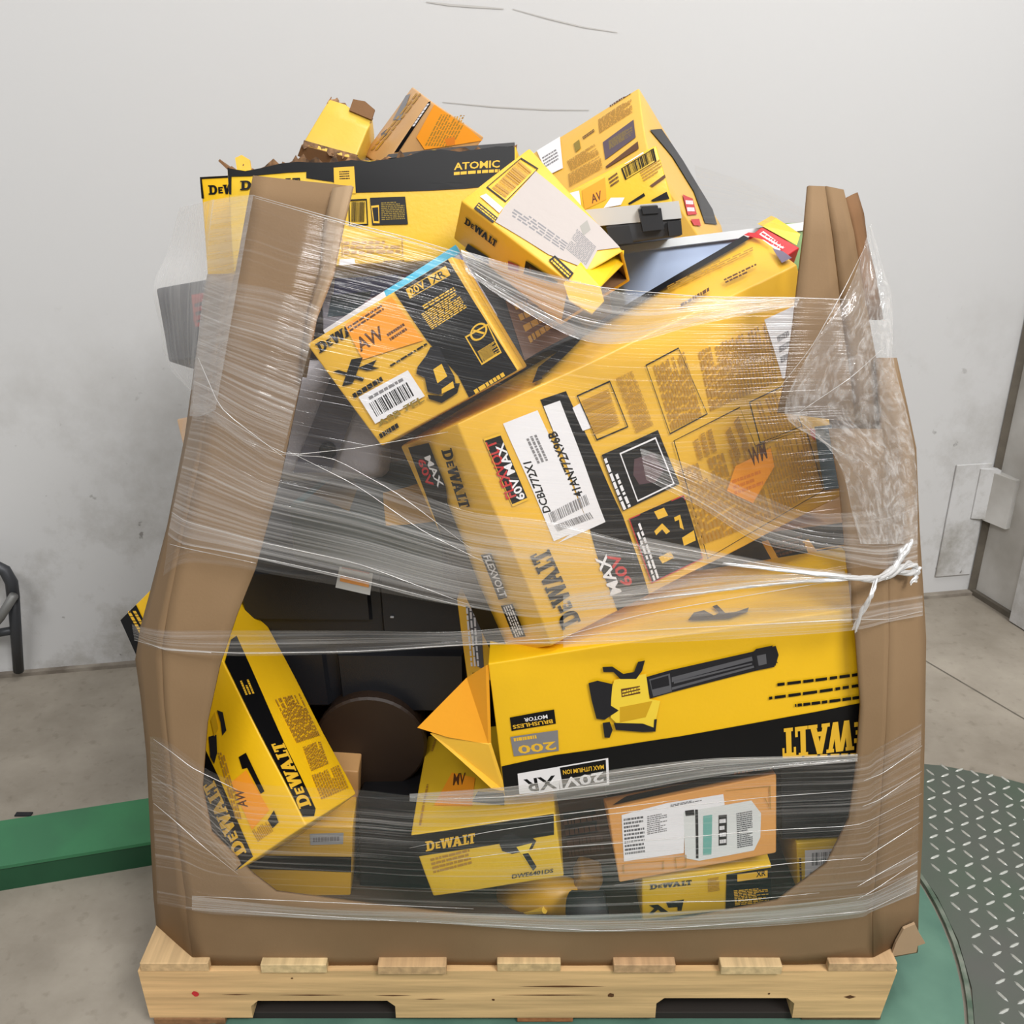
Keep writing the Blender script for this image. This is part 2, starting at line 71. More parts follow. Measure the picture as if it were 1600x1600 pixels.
G['art']['blower'] = [["q","F","black","print",[[0.004,0.2341],[0.1481,0.2731],[0.4691,0.304],[0.996,0.3947],[0.996,0.004],[0.004,0.004]]],["q","F","white","print",[[0.0442,0.1639],[0.1532,0.1829],[0.1497,0.004],[0.0429,0.004]]],["t","F","black","lettering","XR",[[0.1426,0.1219],[0.0575,0.1142],[0.1457,0.0206]]],["f","F","white","print",0.07,[[0.1499,0.184],[0.2835,0.2087],[0.2805,0.004],[0.152,0.0086]]],["t","F","white","lettering","20V",[[0.2671,0.1118],[0.1619,0.0958],[0.268,0.0327]]],["t","F","gold","lettering","MAX LITHIUM ION",[[0.2704,0.1644],[0.164,0.1547],[0.2703,0.1303]]],["q","F","black","print",[[0.0401,0.5919],[0.1571,0.6096],[0.1582,0.5055],[0.0408,0.4907]]],["t","F","white","lettering","MOTOR",[[0.1377,0.5792],[0.076,0.5737],[0.1383,0.5507]]],["t","F","gold","lettering","BRUSHLESS",[[0.1496,0.5418],[0.0443,0.5329],[0.1509,0.5129]]],["q","F","grey","print",[[0.0357,0.4489],[0.1615,0.4568],[0.1592,0.3034],[0.0397,0.3003]]],["t","F","gold","lettering","200",[[0.1519,0.3786],[0.0511,0.3751],[0.1546,0.3147]]],["l","F","gold","print",1,[[0.104,0.4389],[0.0436,0.4363],[0.1047,0.4145]]],["logo","F","gold","lettering","DEWALT",[[0.996,0.2821],[0.7318,0.278],[0.996,0.0748]]],["l","F","gold","print",1,[[0.996,0.0325],[0.7329,0.0914],[0.996,0.0104]]],["l","F","black","print",1,[[0.9342,0.5884],[0.7183,0.5902],[0.9341,0.5688]]],["l","F","black","print",1,[[0.9339,0.516],[0.7046,0.5066],[0.9339,0.4962]]],["l","F","black","print",1,[[0.9337,0.4363],[0.7671,0.4374],[0.9336,0.4162]]],["q","F","charcoal","print",[[0.3945,0.7493],[0.4587,0.7733],[0.6687,0.8221],[0.7264,0.8399],[0.7331,0.7783],[0.7248,0.7086],[0.6768,0.6926],[0.4601,0.6205],[0.4033,0.599]]],["q","F","greyd","print",[[0.4625,0.7237],[0.6657,0.7901],[0.6678,0.7627],[0.4617,0.6895]]],["q","F","greyd","print",[[0.4609,0.6551],[0.6698,0.7286],[0.6711,0.7148],[0.4605,0.6371]]],["q","F","greyd","print",[[0.6734,0.8005],[0.696,0.8053],[0.6973,0.7186],[0.6771,0.7126]]],["q","F","greyd","print",[[0.4043,0.7317],[0.4582,0.7529],[0.4602,0.6275],[0.4113,0.6102]]],["q","F","charcoal","print",[[0.4076,0.7235],[0.4538,0.7408],[0.4552,0.6711],[0.41,0.6598]]],["q","F","charcoal","print",[[0.6686,0.8182],[0.6764,0.839],[0.719,0.8466],[0.7137,0.825],[0.7286,0.8129],[0.7184,0.797],[0.7331,0.7718],[0.7204,0.7632],[0.731,0.7263],[0.7176,0.7338],[0.7222,0.7029],[0.6743,0.6935]]],["q","F","greyd","print",[[0.6783,0.7921],[0.7009,0.7969],[0.7025,0.73],[0.6823,0.724]]],["q","F","greyd","print",[[0.2616,0.7438],[0.2721,0.7497],[0.2753,0.5307],[0.2674,0.5263]]],["q","F","greyd","print",[[0.4669,0.6945],[0.6651,0.7504],[0.6659,0.7394],[0.4666,0.6794]]],["q","F","yellow2","print",[[0.316,0.7652],[0.3978,0.7758],[0.4008,0.5999],[0.4283,0.5758],[0.412,0.439],[0.4054,0.3834],[0.382,0.3769],[0.3119,0.4595],[0.2978,0.5081],[0.3065,0.7055]]],["q","F","yellow3","print",[[0.323,0.5712],[0.408,0.5831],[0.3872,0.4764],[0.3198,0.464]]],["q","F","brown","print",[[0.3303,0.6965],[0.3794,0.6992],[0.379,0.6474],[0.3306,0.6398]]],["l","F","yellow2","print",2,[[0.3793,0.695],[0.333,0.6842],[0.3792,0.653]]],["q","F","charcoal","print",[[0.2497,0.7696],[0.273,0.7775],[0.3101,0.7394],[0.3005,0.5937],[0.3198,0.5508],[0.2821,0.4992],[0.2618,0.5137],[0.2535,0.6541]]],["q","F","charcoal","print",[[0.2886,0.8666],[0.3138,0.8594],[0.3399,0.7979],[0.368,0.801],[0.38,0.8652],[0.3978,0.8679],[0.3883,0.8001],[0.3717,0.751],[0.3313,0.7663],[0.3152,0.8214],[0.29,0.8312]]],["q","F","charcoal","print",[[0.2763,0.4794],[0.2944,0.4802],[0.3003,0.4196],[0.2908,0.364],[0.2781,0.3713]]],["q","F","charcoal","print",[[0.3044,0.4694],[0.3784,0.4362],[0.4058,0.3978],[0.4088,0.4545],[0.416,0.4549],[0.4101,0.3673],[0.3767,0.3758],[0.308,0.417]]],["q","T","charcoal","print",[[0.5177,0.1443],[0.5384,0.2453],[0.5658,0.2604],[0.5841,0.1626],[0.6005,0.1874],[0.5899,0.2995],[0.6028,0.3184],[0.6143,0.1746],[0.6416,0.1692],[0.6771,0.2067],[0.6689,0.1436],[0.6196,0.0901]]]]
G['art']['impact'] = [["q","F","black","print",[[0.004,0.9943],[0.9913,0.996],[0.9734,0.6845],[0.004,0.6628]]],["logo","F","gold","lettering","DEWALT",[[0.0658,0.7199],[0.4196,0.7439],[0.083,0.8718]]],["l","F","brownp","print",4,[[0.067,0.3668],[0.3579,0.4319],[0.0787,0.6202]]],["q","F","charcoal","print",[[0.5804,0.7217],[0.6157,0.7877],[0.6882,0.8101],[0.7482,0.6971],[0.8183,0.6894],[0.8422,0.6349],[0.8043,0.5224],[0.6569,0.4922],[0.5918,0.5611]]],["q","F","yellow2","print",[[0.6954,0.5897],[0.812,0.6137],[0.7736,0.501],[0.8091,0.2355],[0.7702,0.2162]]],["q","F","charcoal","print",[[0.7272,0.469],[0.7709,0.4704],[0.812,0.2346],[0.7819,0.1802],[0.7658,0.2497]]],["t","F","black","lettering","DWE6401DS",[[0.6169,0.105],[0.9252,0.1013],[0.6242,0.1739]]],["q","T","orange","orange_sticker",[[0.244,0.539],[0.4248,0.4497],[0.4192,0.1778],[0.1403,0.2333]]],["t","T","brown","orange_sticker","MV",[[0.2636,0.4027],[0.3537,0.3941],[0.2605,0.5252]]],["l","T","brownp","print",1,[[0.0528,0.0661],[0.0628,0.4541],[0.0673,0.0633]]],["l","T","brownp","print",1,[[0.0518,0.8058],[0.0689,0.9379],[0.0682,0.8022]]],["q","T","charcoal","print",[[0.4552,0.3042],[0.646,0.2459],[0.6484,0.132],[0.4168,0.216]]]]
G['art']['ship'] = [["q","F","white","white_label",[[0.0773,0.8892],[0.3549,0.9226],[0.6817,0.8923],[0.6868,0.7525],[0.448,0.7497],[0.4218,0.2417],[0.0507,0.2771]]],["q","F","white2","address_label",[[0.441,0.7692],[0.8478,0.7398],[0.9048,0.5544],[0.9,0.2463],[0.8594,0.0972],[0.5135,0.1021],[0.4272,0.1714]]],["l","F","greyd","white_label",5,[[0.0639,0.3582],[0.1866,0.3404],[0.0865,0.8514]]],["l","F","grey","white_label",5,[[0.2144,0.5671],[0.332,0.5669],[0.2271,0.8138]]],["q","F","dark","address_label",[[0.4492,0.7821],[0.5028,0.7751],[0.5043,0.7004],[0.4506,0.7122]]],["q","F","dark","address_label",[[0.5089,0.7725],[0.5256,0.7652],[0.5105,0.1373],[0.4946,0.1438]]],["q","F","teal","address_label",[[0.5538,0.6708],[0.6078,0.664],[0.5914,0.1551],[0.5396,0.1678]]],["q","F","dark","address_label",[[0.646,0.6395],[0.6961,0.6262],[0.6892,0.241],[0.6393,0.2531]]],["l","F","white","address_label",4,[[0.646,0.2671],[0.6856,0.2591],[0.6493,0.6134]]],["l","F","greyd","address_label",9,[[0.756,0.1721],[0.8518,0.1666],[0.7542,0.626]]],["l","F","greyd","white_label",2,[[0.3679,0.8674],[0.5515,0.8683],[0.3692,0.8998]]],["f","F","brownp","print",0.02,[[0.0407,0.2465],[0.2953,0.1917],[0.2898,0.0734],[0.033,0.1274]]],["f","F","brownp","print",0.02,[[0.3646,0.2144],[0.4369,0.2185],[0.4308,0.0503],[0.3655,0.0424]]],["f","F","brownp","print",0.02,[[0.6901,0.9369],[0.9625,0.8821],[0.963,0.5785],[0.9321,0.736]]],["q","T","black","print",[[0.0342,0.1153],[0.9875,0.3257],[0.9755,0.927],[0.1336,0.6182]]],["l","T","orange","print",1,[[0.7723,0.6759],[0.9659,0.6055],[0.7787,0.8938]]]]
G['art']['xrlow'] = [["logo","F","black","lettering","DEWALT",[[0.0588,0.7368],[0.378,0.7383],[0.0588,0.8532]]],["q","F","black","print",[[0.0539,0.3696],[0.1228,0.36],[0.2017,0.1491],[0.1426,0.1716],[0.1229,0.2396],[0.0737,0.1372],[0.054,0.1748],[0.0933,0.2806]]],["q","F","black","print",[[0.1818,0.3991],[0.3195,0.4105],[0.3003,0.1418],[0.2707,0.1533],[0.2706,0.2453],[0.2016,0.2558]]],["l","F","brownp","print",5,[[0.5062,0.5124],[0.5946,0.5275],[0.5004,0.8497]]],["q","F","black","print",[[0.6474,0.8944],[0.996,0.9655],[0.996,0.0332],[0.6403,0.0534]]],["q","F","gold","print",[[0.7309,0.8679],[0.9661,0.9009],[0.967,0.7268],[0.7315,0.6974]]],["t","F","black","lettering","XR",[[0.8785,0.757],[0.952,0.7795],[0.8779,0.8981]]],["l","F","gold","print",5,[[0.7139,0.1195],[0.9798,0.1077],[0.7027,0.5044]]]]
G['art']['diag'] = [["q","F","black","print",[[0.004,0.996],[0.2976,0.996],[0.3252,0.2967],[0.2777,0.0106],[0.004,0.004],[0.004,0.2818]]],["logo","F","gold","lettering","DEWALT",[[0.2311,0.035],[0.253,0.3083],[0.0597,0.0347]]],["l","F","gold","print",2,[[0.3052,0.848],[0.2676,0.9766],[0.1591,0.8792]]],["q","F","black","print",[[0.6618,0.3152],[0.7655,0.3118],[0.7502,0.1688],[0.6978,0.1693],[0.6961,0.2681],[0.6359,0.2747]]],["q","F","orange","orange_sticker",[[0.4412,0.2603],[0.6696,0.2639],[0.6989,0.1071],[0.4106,0.0864]]],["t","F","brown","orange_sticker","AW",[[0.4933,0.1565],[0.5375,0.2158],[0.3852,0.1755]]],["l","F","brownp","print",3,[[0.3609,0.135],[0.5249,0.3591],[0.2791,0.1492]]],["q","F","black","print",[[0.6343,0.0832],[0.7509,0.098],[0.7385,0.0564],[0.6416,0.0512]]],["l","F","brownp","print",5,[[0.4131,0.0419],[0.4041,0.0831],[0.6418,0.0425]]],["q","F","charcoal","print",[[0.4317,0.437],[0.536,0.4248],[0.4466,0.3723],[0.3504,0.348],[0.3427,0.3764]]],["q","F","charcoal","print",[[0.6716,0.4917],[0.729,0.4726],[0.6732,0.4139],[0.5994,0.4088],[0.6496,0.4494]]],["q","F","yellow3","print",[[0.5454,0.4774],[0.6372,0.4906],[0.5928,0.4371],[0.5016,0.4237]]],["q","R","black","print",[[0.004,0.4082],[0.0152,0.6106],[0.2802,0.6845],[0.3977,0.6945],[0.276,0.2752],[0.2365,0.0307],[0.1668,0.0127],[0.004,0.028],[0.004,0.0424]]],["logo","R","gold","lettering","DEWALT",[[0.1985,0.0463],[0.2717,0.278],[0.004,0.0552]]],["l","R","gold","print",3,[[0.218,0.4718],[0.2357,0.526],[0.0569,0.4765]]],["l","R","brownp","print",8,[[0.4607,0.2543],[0.4729,0.4279],[0.9012,0.2439]]],["l","R","brownp","print",6,[[0.4532,0.1464],[0.5203,0.2328],[0.794,0.1414]]],["l","R","brownp","print",6,[[0.3867,0.0472],[0.4223,0.1343],[0.911,0.0327]]],["q","R","silver","tape_strip",[[0.004,0.1863],[0.004,0.1669],[0.004,0.0595],[0.004,0.0322],[0.004,0.0327]]]]
G['art']['atomic'] = [["q","F","black","print",[[0.004,0.996],[0.996,0.996],[0.996,0.6209],[0.8223,0.6141],[0.4489,0.6427],[0.3708,0.7576],[0.2807,0.8115],[0.282,0.8746],[0.0163,0.8904],[0.0123,0.7182],[0.004,0.723]]],["q","F","gold","print",[[0.3769,0.901],[0.4464,0.8962],[0.4488,0.6337],[0.3758,0.6479]]],["l","F","black","print",4,[[0.3955,0.7708],[0.4302,0.7676],[0.395,0.8613]]],["t","F","gold","lettering","ATOMIC",[[0.7906,0.7821],[0.9453,0.7777],[0.7915,0.8502]]],["l","F","gold","print",1,[[0.7901,0.7374],[0.9449,0.7366],[0.7904,0.7642]]],["b","F","black","print",0,[[0.4305,0.3834],[0.4756,0.3748],[0.4336,0.5642]]],["f","F","black","print",0.03,[[0.4235,0.5843],[0.4861,0.5812],[0.489,0.345],[0.4229,0.3485]]],["q","F","dark","print",[[0.4966,0.5882],[0.6173,0.5826],[0.6239,0.3372],[0.5029,0.3423]]],["f","F","gold","print",0.04,[[0.5002,0.515],[0.5266,0.519],[0.5274,0.3558],[0.5067,0.3597]]],["l","F","olive","print",5,[[0.5348,0.3815],[0.6143,0.3843],[0.534,0.5447]]],["f","F","brownp","print",0.01,[[0.3965,0.2444],[0.6049,0.223],[0.6057,0.0503],[0.3935,0.081]]],["l","F","brownp","print",3,[[0.4009,0.0979],[0.5958,0.0795],[0.4031,0.225]]],["l","F","brown","print",1,[[0.5388,0.004],[0.6082,0.004],[0.5393,0.0173]]],["q","F","white","white_label",[[0.386,0.055],[0.4387,0.0543],[0.4407,0.004],[0.3845,0.004]]],["logo","F","black","lettering","DEWALT",[[0.0453,0.7483],[0.2579,0.7253],[0.0473,0.8389]]]]
G['art']['behind_left'] = [["q","F","black","print",[[0.004,0.996],[0.996,0.996],[0.996,0.9805],[0.004,0.9815]]],["q","F","black","print",[[0.004,0.996],[0.034,0.996],[0.0498,0.8357],[0.004,0.8366]]],["logo","F","black","lettering","DEWALT",[[0.136,0.8625],[0.996,0.8553],[0.137,0.9328]]]]
G['art']['tan'] = [["q","L","grey","print",[[0.2117,0.546],[0.0389,0.8674],[0.175,0.9213],[0.5068,0.6]]],["q","L","greyd","print",[[0.1459,0.3274],[0.2324,0.4168],[0.3651,0.3669],[0.289,0.2938]]],["l","L","brownp","print",2,[[0.171,0.0946],[0.3659,0.9564],[0.4574,0.146]]],["q","F","black","print",[[0.004,0.2362],[0.004,0.9707],[0.0214,0.996],[0.0478,0.9587],[0.0528,0.2806]]],["l","F","white","print",1,[[0.01,0.626],[0.0075,0.9647],[0.0336,0.6403]]],["q","F","orange","orange_sticker",[[0.1497,0.5471],[0.0952,0.9861],[0.7617,0.9766],[0.996,0.9553],[0.3486,0.4881]]],["l","F","brownp","orange_sticker",5,[[0.3142,0.5266],[0.2515,0.9291],[0.6775,0.7027]]],["q","F","orange2","orange_sticker",[[0.5074,0.7242],[0.614,0.8118],[0.6849,0.7354],[0.5936,0.671]]]]
G['art']['tall'] = [["l","F","brown","print",1,[[0.7875,0.9728],[0.9398,0.9794],[0.7844,0.996]]],["l","F","brownp","print",6,[[0.693,0.7072],[0.94,0.7262],[0.6949,0.9051]]],["q","F","plum3","print",[[0.7109,0.5709],[0.9419,0.6256],[0.9381,0.4002],[0.7114,0.3437]]],["l","F","olive","print",5,[[0.7492,0.4346],[0.9224,0.4552],[0.7518,0.5458]]],["l","F","brown","print",2,[[0.5753,0.7569],[0.6642,0.7686],[0.5669,0.8058]]],["q","F","olive","print",[[0.4985,0.7806],[0.5438,0.7912],[0.5483,0.6681],[0.5087,0.6518]]],["l","F","brownp","print",5,[[0.4601,0.4534],[0.6766,0.4551],[0.4344,0.6134]]],["l","F","brownp","print",5,[[0.4404,0.2692],[0.6848,0.2607],[0.4374,0.4388]]],["q","F","brown","print",[[0.7055,0.2577],[0.9476,0.3339],[0.9449,0.2447],[0.714,0.2307]]],["q","F","white","white_label",[[0.212,0.9868],[0.3997,0.9888],[0.4036,0.5492],[0.2863,0.5731]]],["l","F","grey","white_label",4,[[0.2673,0.6892],[0.3814,0.6881],[0.2497,0.8659]]],["q","R","dark","print",[[0.0637,0.5577],[0.2271,0.8946],[0.4978,0.996],[0.8702,0.996],[0.889,0.8129],[0.6704,0.4591],[0.5821,0.7259],[0.3292,0.7204]]],["q","R","redd","print",[[0.3723,0.2979],[0.5297,0.5345],[0.5481,0.3603],[0.3759,0.0434]]],["l","R","white","print",2,[[0.3849,0.0944],[0.5184,0.3363],[0.3959,0.2943]]],["q","R","redd","print",[[0.4082,0.0462],[0.5702,0.343],[0.5692,0.2495],[0.4361,0.0236]]]]
G['art']['small'] = [["q","F","orange","orange_sticker",[[0.161,0.8975],[0.4192,0.9181],[0.3545,0.5559],[0.1121,0.5468]]],["t","F","brown","orange_sticker","AV",[[0.2026,0.5917],[0.3138,0.5881],[0.2231,0.7514]]],["q","F","white","white_label",[[0.0331,0.9628],[0.135,0.9226],[0.0853,0.5697],[0.0575,0.6567]]],["b","F","black","print",0,[[0.6199,0.7517],[0.945,0.8005],[0.6258,0.926]]],["f","F","black","print",0.03,[[0.5944,0.9266],[0.9641,0.971],[0.9545,0.7705],[0.5969,0.718]]],["l","F","brown","print",3,[[0.437,0.7119],[0.5379,0.7381],[0.4456,0.8949]]],["l","F","brownp","print",4,[[0.7703,0.5662],[0.996,0.6131],[0.7605,0.745]]],["q","F","black","print",[[0.5458,0.3361],[0.7337,0.3928],[0.7384,0.34],[0.5548,0.3038]]],["q","F","black","print",[[0.7811,0.2397],[0.9641,0.2769],[0.9713,0.1565],[0.7907,0.2095]]],["q","F","brown","print",[[0.8124,0.4647],[0.996,0.5322],[0.996,0.4828],[0.8359,0.4253]]],["q","F","white","edge_label",[[0.6351,0.9693],[0.8483,0.996],[0.8554,0.9739],[0.664,0.9577]]],["q","F","white","paper_tag",[[0.2944,0.4312],[0.4007,0.5481],[0.5312,0.4522],[0.471,0.36]]]]
G['art']['torn'] = [["f","T","black","print",0.03,[[0.0445,0.2917],[0.0256,0.8338],[0.1669,0.8963],[0.2244,0.3028]]],["b","T","brownp","print",0,[[0.1951,0.3481],[0.1554,0.8108],[0.0761,0.3323]]],["q","T","paper","paper_label",[[0.2484,0.2472],[0.1714,0.843],[0.3224,0.8814],[0.7486,0.9825],[0.9668,0.9905],[0.8974,0.6922],[0.9822,0.3536],[0.7383,0.1426],[0.2994,0.0392]]],["l","T","grey","paper_label",4,[[0.774,0.3225],[0.3271,0.2131],[0.7407,0.4662]]],["l","T","grey","paper_label",8,[[0.9546,0.3856],[0.7685,0.3741],[0.8706,0.7199]]],["q","T","grey2","paper_label",[[0.6806,0.7598],[0.673,0.8991],[0.745,0.8381],[0.7533,0.6954]]],["q","T","white","small_sticker",[[0.0713,0.1648],[0.0847,0.2317],[0.2503,0.226],[0.2636,0.1508]]],["q","T","dark","print",[[0.1172,0.0086],[0.1026,0.1002],[0.2879,0.0939],[0.296,0.0087]]],["l","T","gold","print",2,[[0.294,0.03],[0.121,0.0373],[0.2824,0.0846]]],["logo","F","black","lettering","DEWALT",[[0.0696,0.5791],[0.3652,0.5913],[0.0745,0.744]]],["q","F","black","print",[[0.1216,0.004],[0.137,0.1882],[0.3226,0.2558],[0.3437,0.1147],[0.2281,0.0096]]],["q","F","redb","print",[[0.5044,0.3458],[0.4913,0.527],[0.5845,0.6023],[0.5937,0.4757]]],["q","F","black","print",[[0.6354,0.5038],[0.6341,0.8157],[0.9207,0.8743],[0.8945,0.797]]],["f","F","brown","print",0.05,[[0.6808,0.6257],[0.6717,0.749],[0.8182,0.8133],[0.8236,0.7413]]],["q","T","dark","print",[[0.7768,0.0713],[0.7705,0.1849],[0.9628,0.1527],[0.9868,0.004]]],["l","T","gold","print",2,[[0.971,0.0294],[0.7894,0.068],[0.9535,0.1282]]]]
G['art']['cyan'] = [["q","F","cyan","print",[[0.4618,0.996],[0.996,0.996],[0.996,0.8766],[0.4503,0.8933]]],["q","F","white","print",[[0.004,0.996],[0.4618,0.996],[0.4574,0.8847],[0.004,0.7824]]],["q","F","blue1","print",[[0.9839,0.8987],[0.996,0.8251],[0.996,0.004],[0.9629,0.0486]]]]
G['art']['photo'] = [["q","F","blue2","print",[[0.1196,0.9784],[0.5998,0.9885],[0.6154,0.6168],[0.0877,0.5038]]],["q","F","pinkp","print",[[0.5998,0.9885],[0.95,0.996],[0.9446,0.7882],[0.6911,0.6453]]],["q","F","slate","print",[[0.0801,0.6036],[0.3913,0.6492],[0.3326,0.302],[0.0414,0.2535]]],["q","F","rose","print",[[0.3376,0.5013],[0.5425,0.6964],[0.585,0.3998],[0.2802,0.202]]]]
G['art']['dark_mid'] = [["q","F","brown2","print",[[0.2351,0.5969],[0.8783,0.8947],[0.915,0.066],[0.0831,0.0053]]],["l","F","brownp","print",4,[[0.2651,0.1162],[0.9336,0.2836],[0.3196,0.5991]]]]
G['art']['under'] = [["q","F","black","print",[[0.0067,0.9777],[0.9817,0.9902],[0.9889,0.4946],[0.5459,0.4342],[0.0147,0.3986]]],["q","F","gold","print",[[0.407,0.8939],[0.4445,0.9056],[0.5199,0.6229],[0.482,0.6042]]],["q","F","gold","print",[[0.6438,0.8412],[0.6811,0.853],[0.7553,0.6177],[0.6991,0.6038]]],["l","F","brown","print",4,[[0.4955,0.7011],[0.6717,0.7411],[0.4625,0.88]]],["f","F","gold","print",0.05,[[0.7087,0.7314],[0.8871,0.742],[0.8921,0.5216],[0.735,0.5064]]],["q","F","charcoal","print",[[0.6839,0.1495],[0.7442,0.3785],[0.9765,0.3491],[0.9738,0.0081]]],["l","F","white","print",3,[[0.7107,0.1641],[0.771,0.4079],[0.7672,0.1473]]]]
G['art']['stack_top'] = [["q","F","brown","print",[[0.783,0.1896],[0.9194,0.2198],[0.9185,0.047],[0.7494,0.0179]]]]
G['art']['stack_low'] = [["q","F","silver","white_label",[[0.6319,0.9097],[0.9227,0.9314],[0.9185,0.7768],[0.6343,0.7557]]],["l","F","grey","white_label",1,[[0.6578,0.799],[0.8842,0.8195],[0.6589,0.859]]],["q","F","black","print",[[0.004,0.6005],[0.996,0.603],[0.996,0.3882],[0.004,0.4164]]]]
G['art']['lowright'] = [["q","F","white","white_label",[[0.1256,0.8587],[0.996,0.8279],[0.996,0.004],[0.1132,0.0141]]],["b","F","greyd","white_label",0,[[0.2278,0.5428],[0.7998,0.5279],[0.2337,0.7952]]],["l","F","grey","white_label",1,[[0.1934,0.3678],[0.3449,0.3637],[0.1946,0.4189]]],["l","F","brown","print",1,[[0.0369,0.2044],[0.0317,0.7183],[0.0673,0.2011]]]]
G['art']['dark_bag'] = [["f","F","redb","print",0.12,[[0.4717,0.8285],[0.6568,0.8323],[0.6817,0.4093],[0.4934,0.4146]]],["l","F","redb","print",3,[[0.478,0.4738],[0.6359,0.4954],[0.4788,0.8027]]]]
G['art']['black_right'] = [["q","F","gold","print",[[0.7497,0.4526],[0.8278,0.5628],[0.8347,0.2886],[0.7678,0.2459]]],["q","F","gold","print",[[0.5734,0.996],[0.6198,0.996],[0.6078,0.9307],[0.5678,0.9657]]]]
G['art']['yellow_end'] = [["q","F","greyd","print",[[0.1506,0.924],[0.4187,0.8085],[0.3786,0.1451],[0.2386,0.1865]]],["l","F","white","print",3,[[0.1061,0.1882],[0.1442,0.8859],[0.3049,0.1856]]],["l","F","brown","print",1,[[0.1251,0.0774],[0.3154,0.0825],[0.1311,0.109]]]]
G['art']['red'] = [["q","F","white","print",[[0.3412,0.8807],[0.7996,0.8791],[0.5897,0.2203],[0.2379,0.2345]]],["l","F","redd","print",2,[[0.4056,0.8416],[0.3355,0.2102],[0.7704,0.8663]]]]
G['art']['case'] = []
G['art']['dark_green'] = [["q","T","olive2","print",[[0.0131,0.372],[0.1541,0.996],[0.3726,0.5909],[0.3742,0.1092]]],["q","T","brownp","print",[[0.5875,0.4978],[0.996,0.6917],[0.996,0.1995],[0.6242,0.004]]],["q","T","teal2","print",[[0.004,0.0622],[0.004,0.8768],[0.0779,0.7444],[0.0585,0.0833]]]]
G['art']['brown_low'] = [["q","F","dark","print",[[0.1737,0.7802],[0.7597,0.8101],[0.7638,0.4814],[0.1758,0.4388]]],["l","F","brown2","print",4,[[0.1917,0.177],[0.8363,0.2115],[0.1668,0.7383]]]]
G['front_in'] = [[-0.1958,1.2471,1.2864],[-0.2098,1.2387,1.2585],[-0.2233,1.2164,1.1842],[-0.2487,1.202,1.1313],[-0.2674,1.182,1.0543],[-0.2976,1.161,0.9411],[-0.3382,1.1376,0.8145],[-0.3657,1.1264,0.7533],[-0.3954,1.1184,0.6787],[-0.423,1.1148,0.5875],[-0.4438,1.112,0.4797],[-0.4409,1.112,0.3984],[-0.3893,1.112,0.3183],[-0.3577,1.1134,0.2819],[-0.2198,1.1152,0.2572],[-0.0591,1.1172,0.2293],[0.0989,1.118,0.218],[0.2472,1.118,0.218],[0.4047,1.1148,0.2627],[0.4674,1.112,0.3381],[0.4893,1.112,0.422],[0.4886,1.112,0.5134],[0.4814,1.116,0.6184],[0.46,1.12,0.7178],[0.4407,1.1392,0.8231],[0.4246,1.158,0.9245],[0.4059,1.1715,0.9983]]
G['front_out'] = [[-0.3181,1.2491,1.2998],[-0.3252,1.2411,1.2734],[-0.3437,1.2167,1.192],[-0.3589,1.2,1.1317],[-0.3785,1.18,1.0549],[-0.4061,1.159,0.9418],[-0.4321,1.142,0.8497],[-0.4524,1.1276,0.772],[-0.4681,1.1176,0.7093],[-0.4779,1.114,0.6198],[-0.4823,1.11,0.5149],[-0.4902,1.11,0.3763],[-0.5007,1.1172,0.2056],[-0.5034,1.124,0.124],[-0.3255,1.124,0.1227],[-0.1017,1.124,0.1227],[0.1017,1.124,0.1227],[0.2542,1.124,0.124],[0.4572,1.1238,0.1271],[0.5702,1.1234,0.1316],[0.5523,1.115,0.2341],[0.5337,1.11,0.4002],[0.52,1.1128,0.589],[0.5029,1.118,0.719],[0.4938,1.1372,0.8241],[0.4843,1.156,0.9253],[0.4722,1.1695,0.999]]
G['cham_l'] = [[[-0.3455,1.2144,1.1845],[-0.3991,1.2844,1.1733]],[[-0.35,1.21,1.1696],[-0.4023,1.28,1.1574]],[[-0.3547,1.206,1.1545],[-0.4057,1.276,1.1414]],[[-0.3706,1.188,1.0858],[-0.418,1.258,1.0684]],[[-0.3911,1.168,0.9909],[-0.4405,1.238,0.9675]],[[-0.4252,1.1468,0.8751],[-0.4742,1.2168,0.8442]],[[-0.4468,1.1308,0.7895],[-0.5041,1.2008,0.7529]],[[-0.462,1.1212,0.7368],[-0.5254,1.1912,0.6966]],[[-0.4706,1.1168,0.6898],[-0.5397,1.1868,0.6465]],[[-0.4766,1.1144,0.63],[-0.5401,1.1844,0.5828]],[[-0.4814,1.1108,0.5364],[-0.5443,1.1808,0.4832]],[[-0.4888,1.11,0.4002],[-0.5594,1.18,0.3384]],[[-0.4938,1.112,0.2757],[-0.5743,1.182,0.2062]],[[-0.5034,1.124,0.124],[-0.588,1.1907,0.0886]]]
G['cham_r'] = [[[0.4608,1.188,1.0858],[0.5021,1.238,1.0734]],[[0.4693,1.174,1.0231],[0.5216,1.224,1.0079]],[[0.4751,1.165,0.9746],[0.5374,1.215,0.9572]],[[0.4894,1.1452,0.8666],[0.5526,1.1952,0.8442]],[[0.4983,1.1276,0.772],[0.5666,1.1776,0.7451]],[[0.5029,1.118,0.719],[0.5757,1.168,0.6894]],[[0.522,1.112,0.5681],[0.5997,1.162,0.5316]],[[0.5337,1.11,0.4002],[0.6243,1.16,0.3561]],[[0.5499,1.114,0.2481],[0.6472,1.164,0.1973]],[[0.5702,1.1234,0.1316],[0.6658,1.1718,0.0964]]]
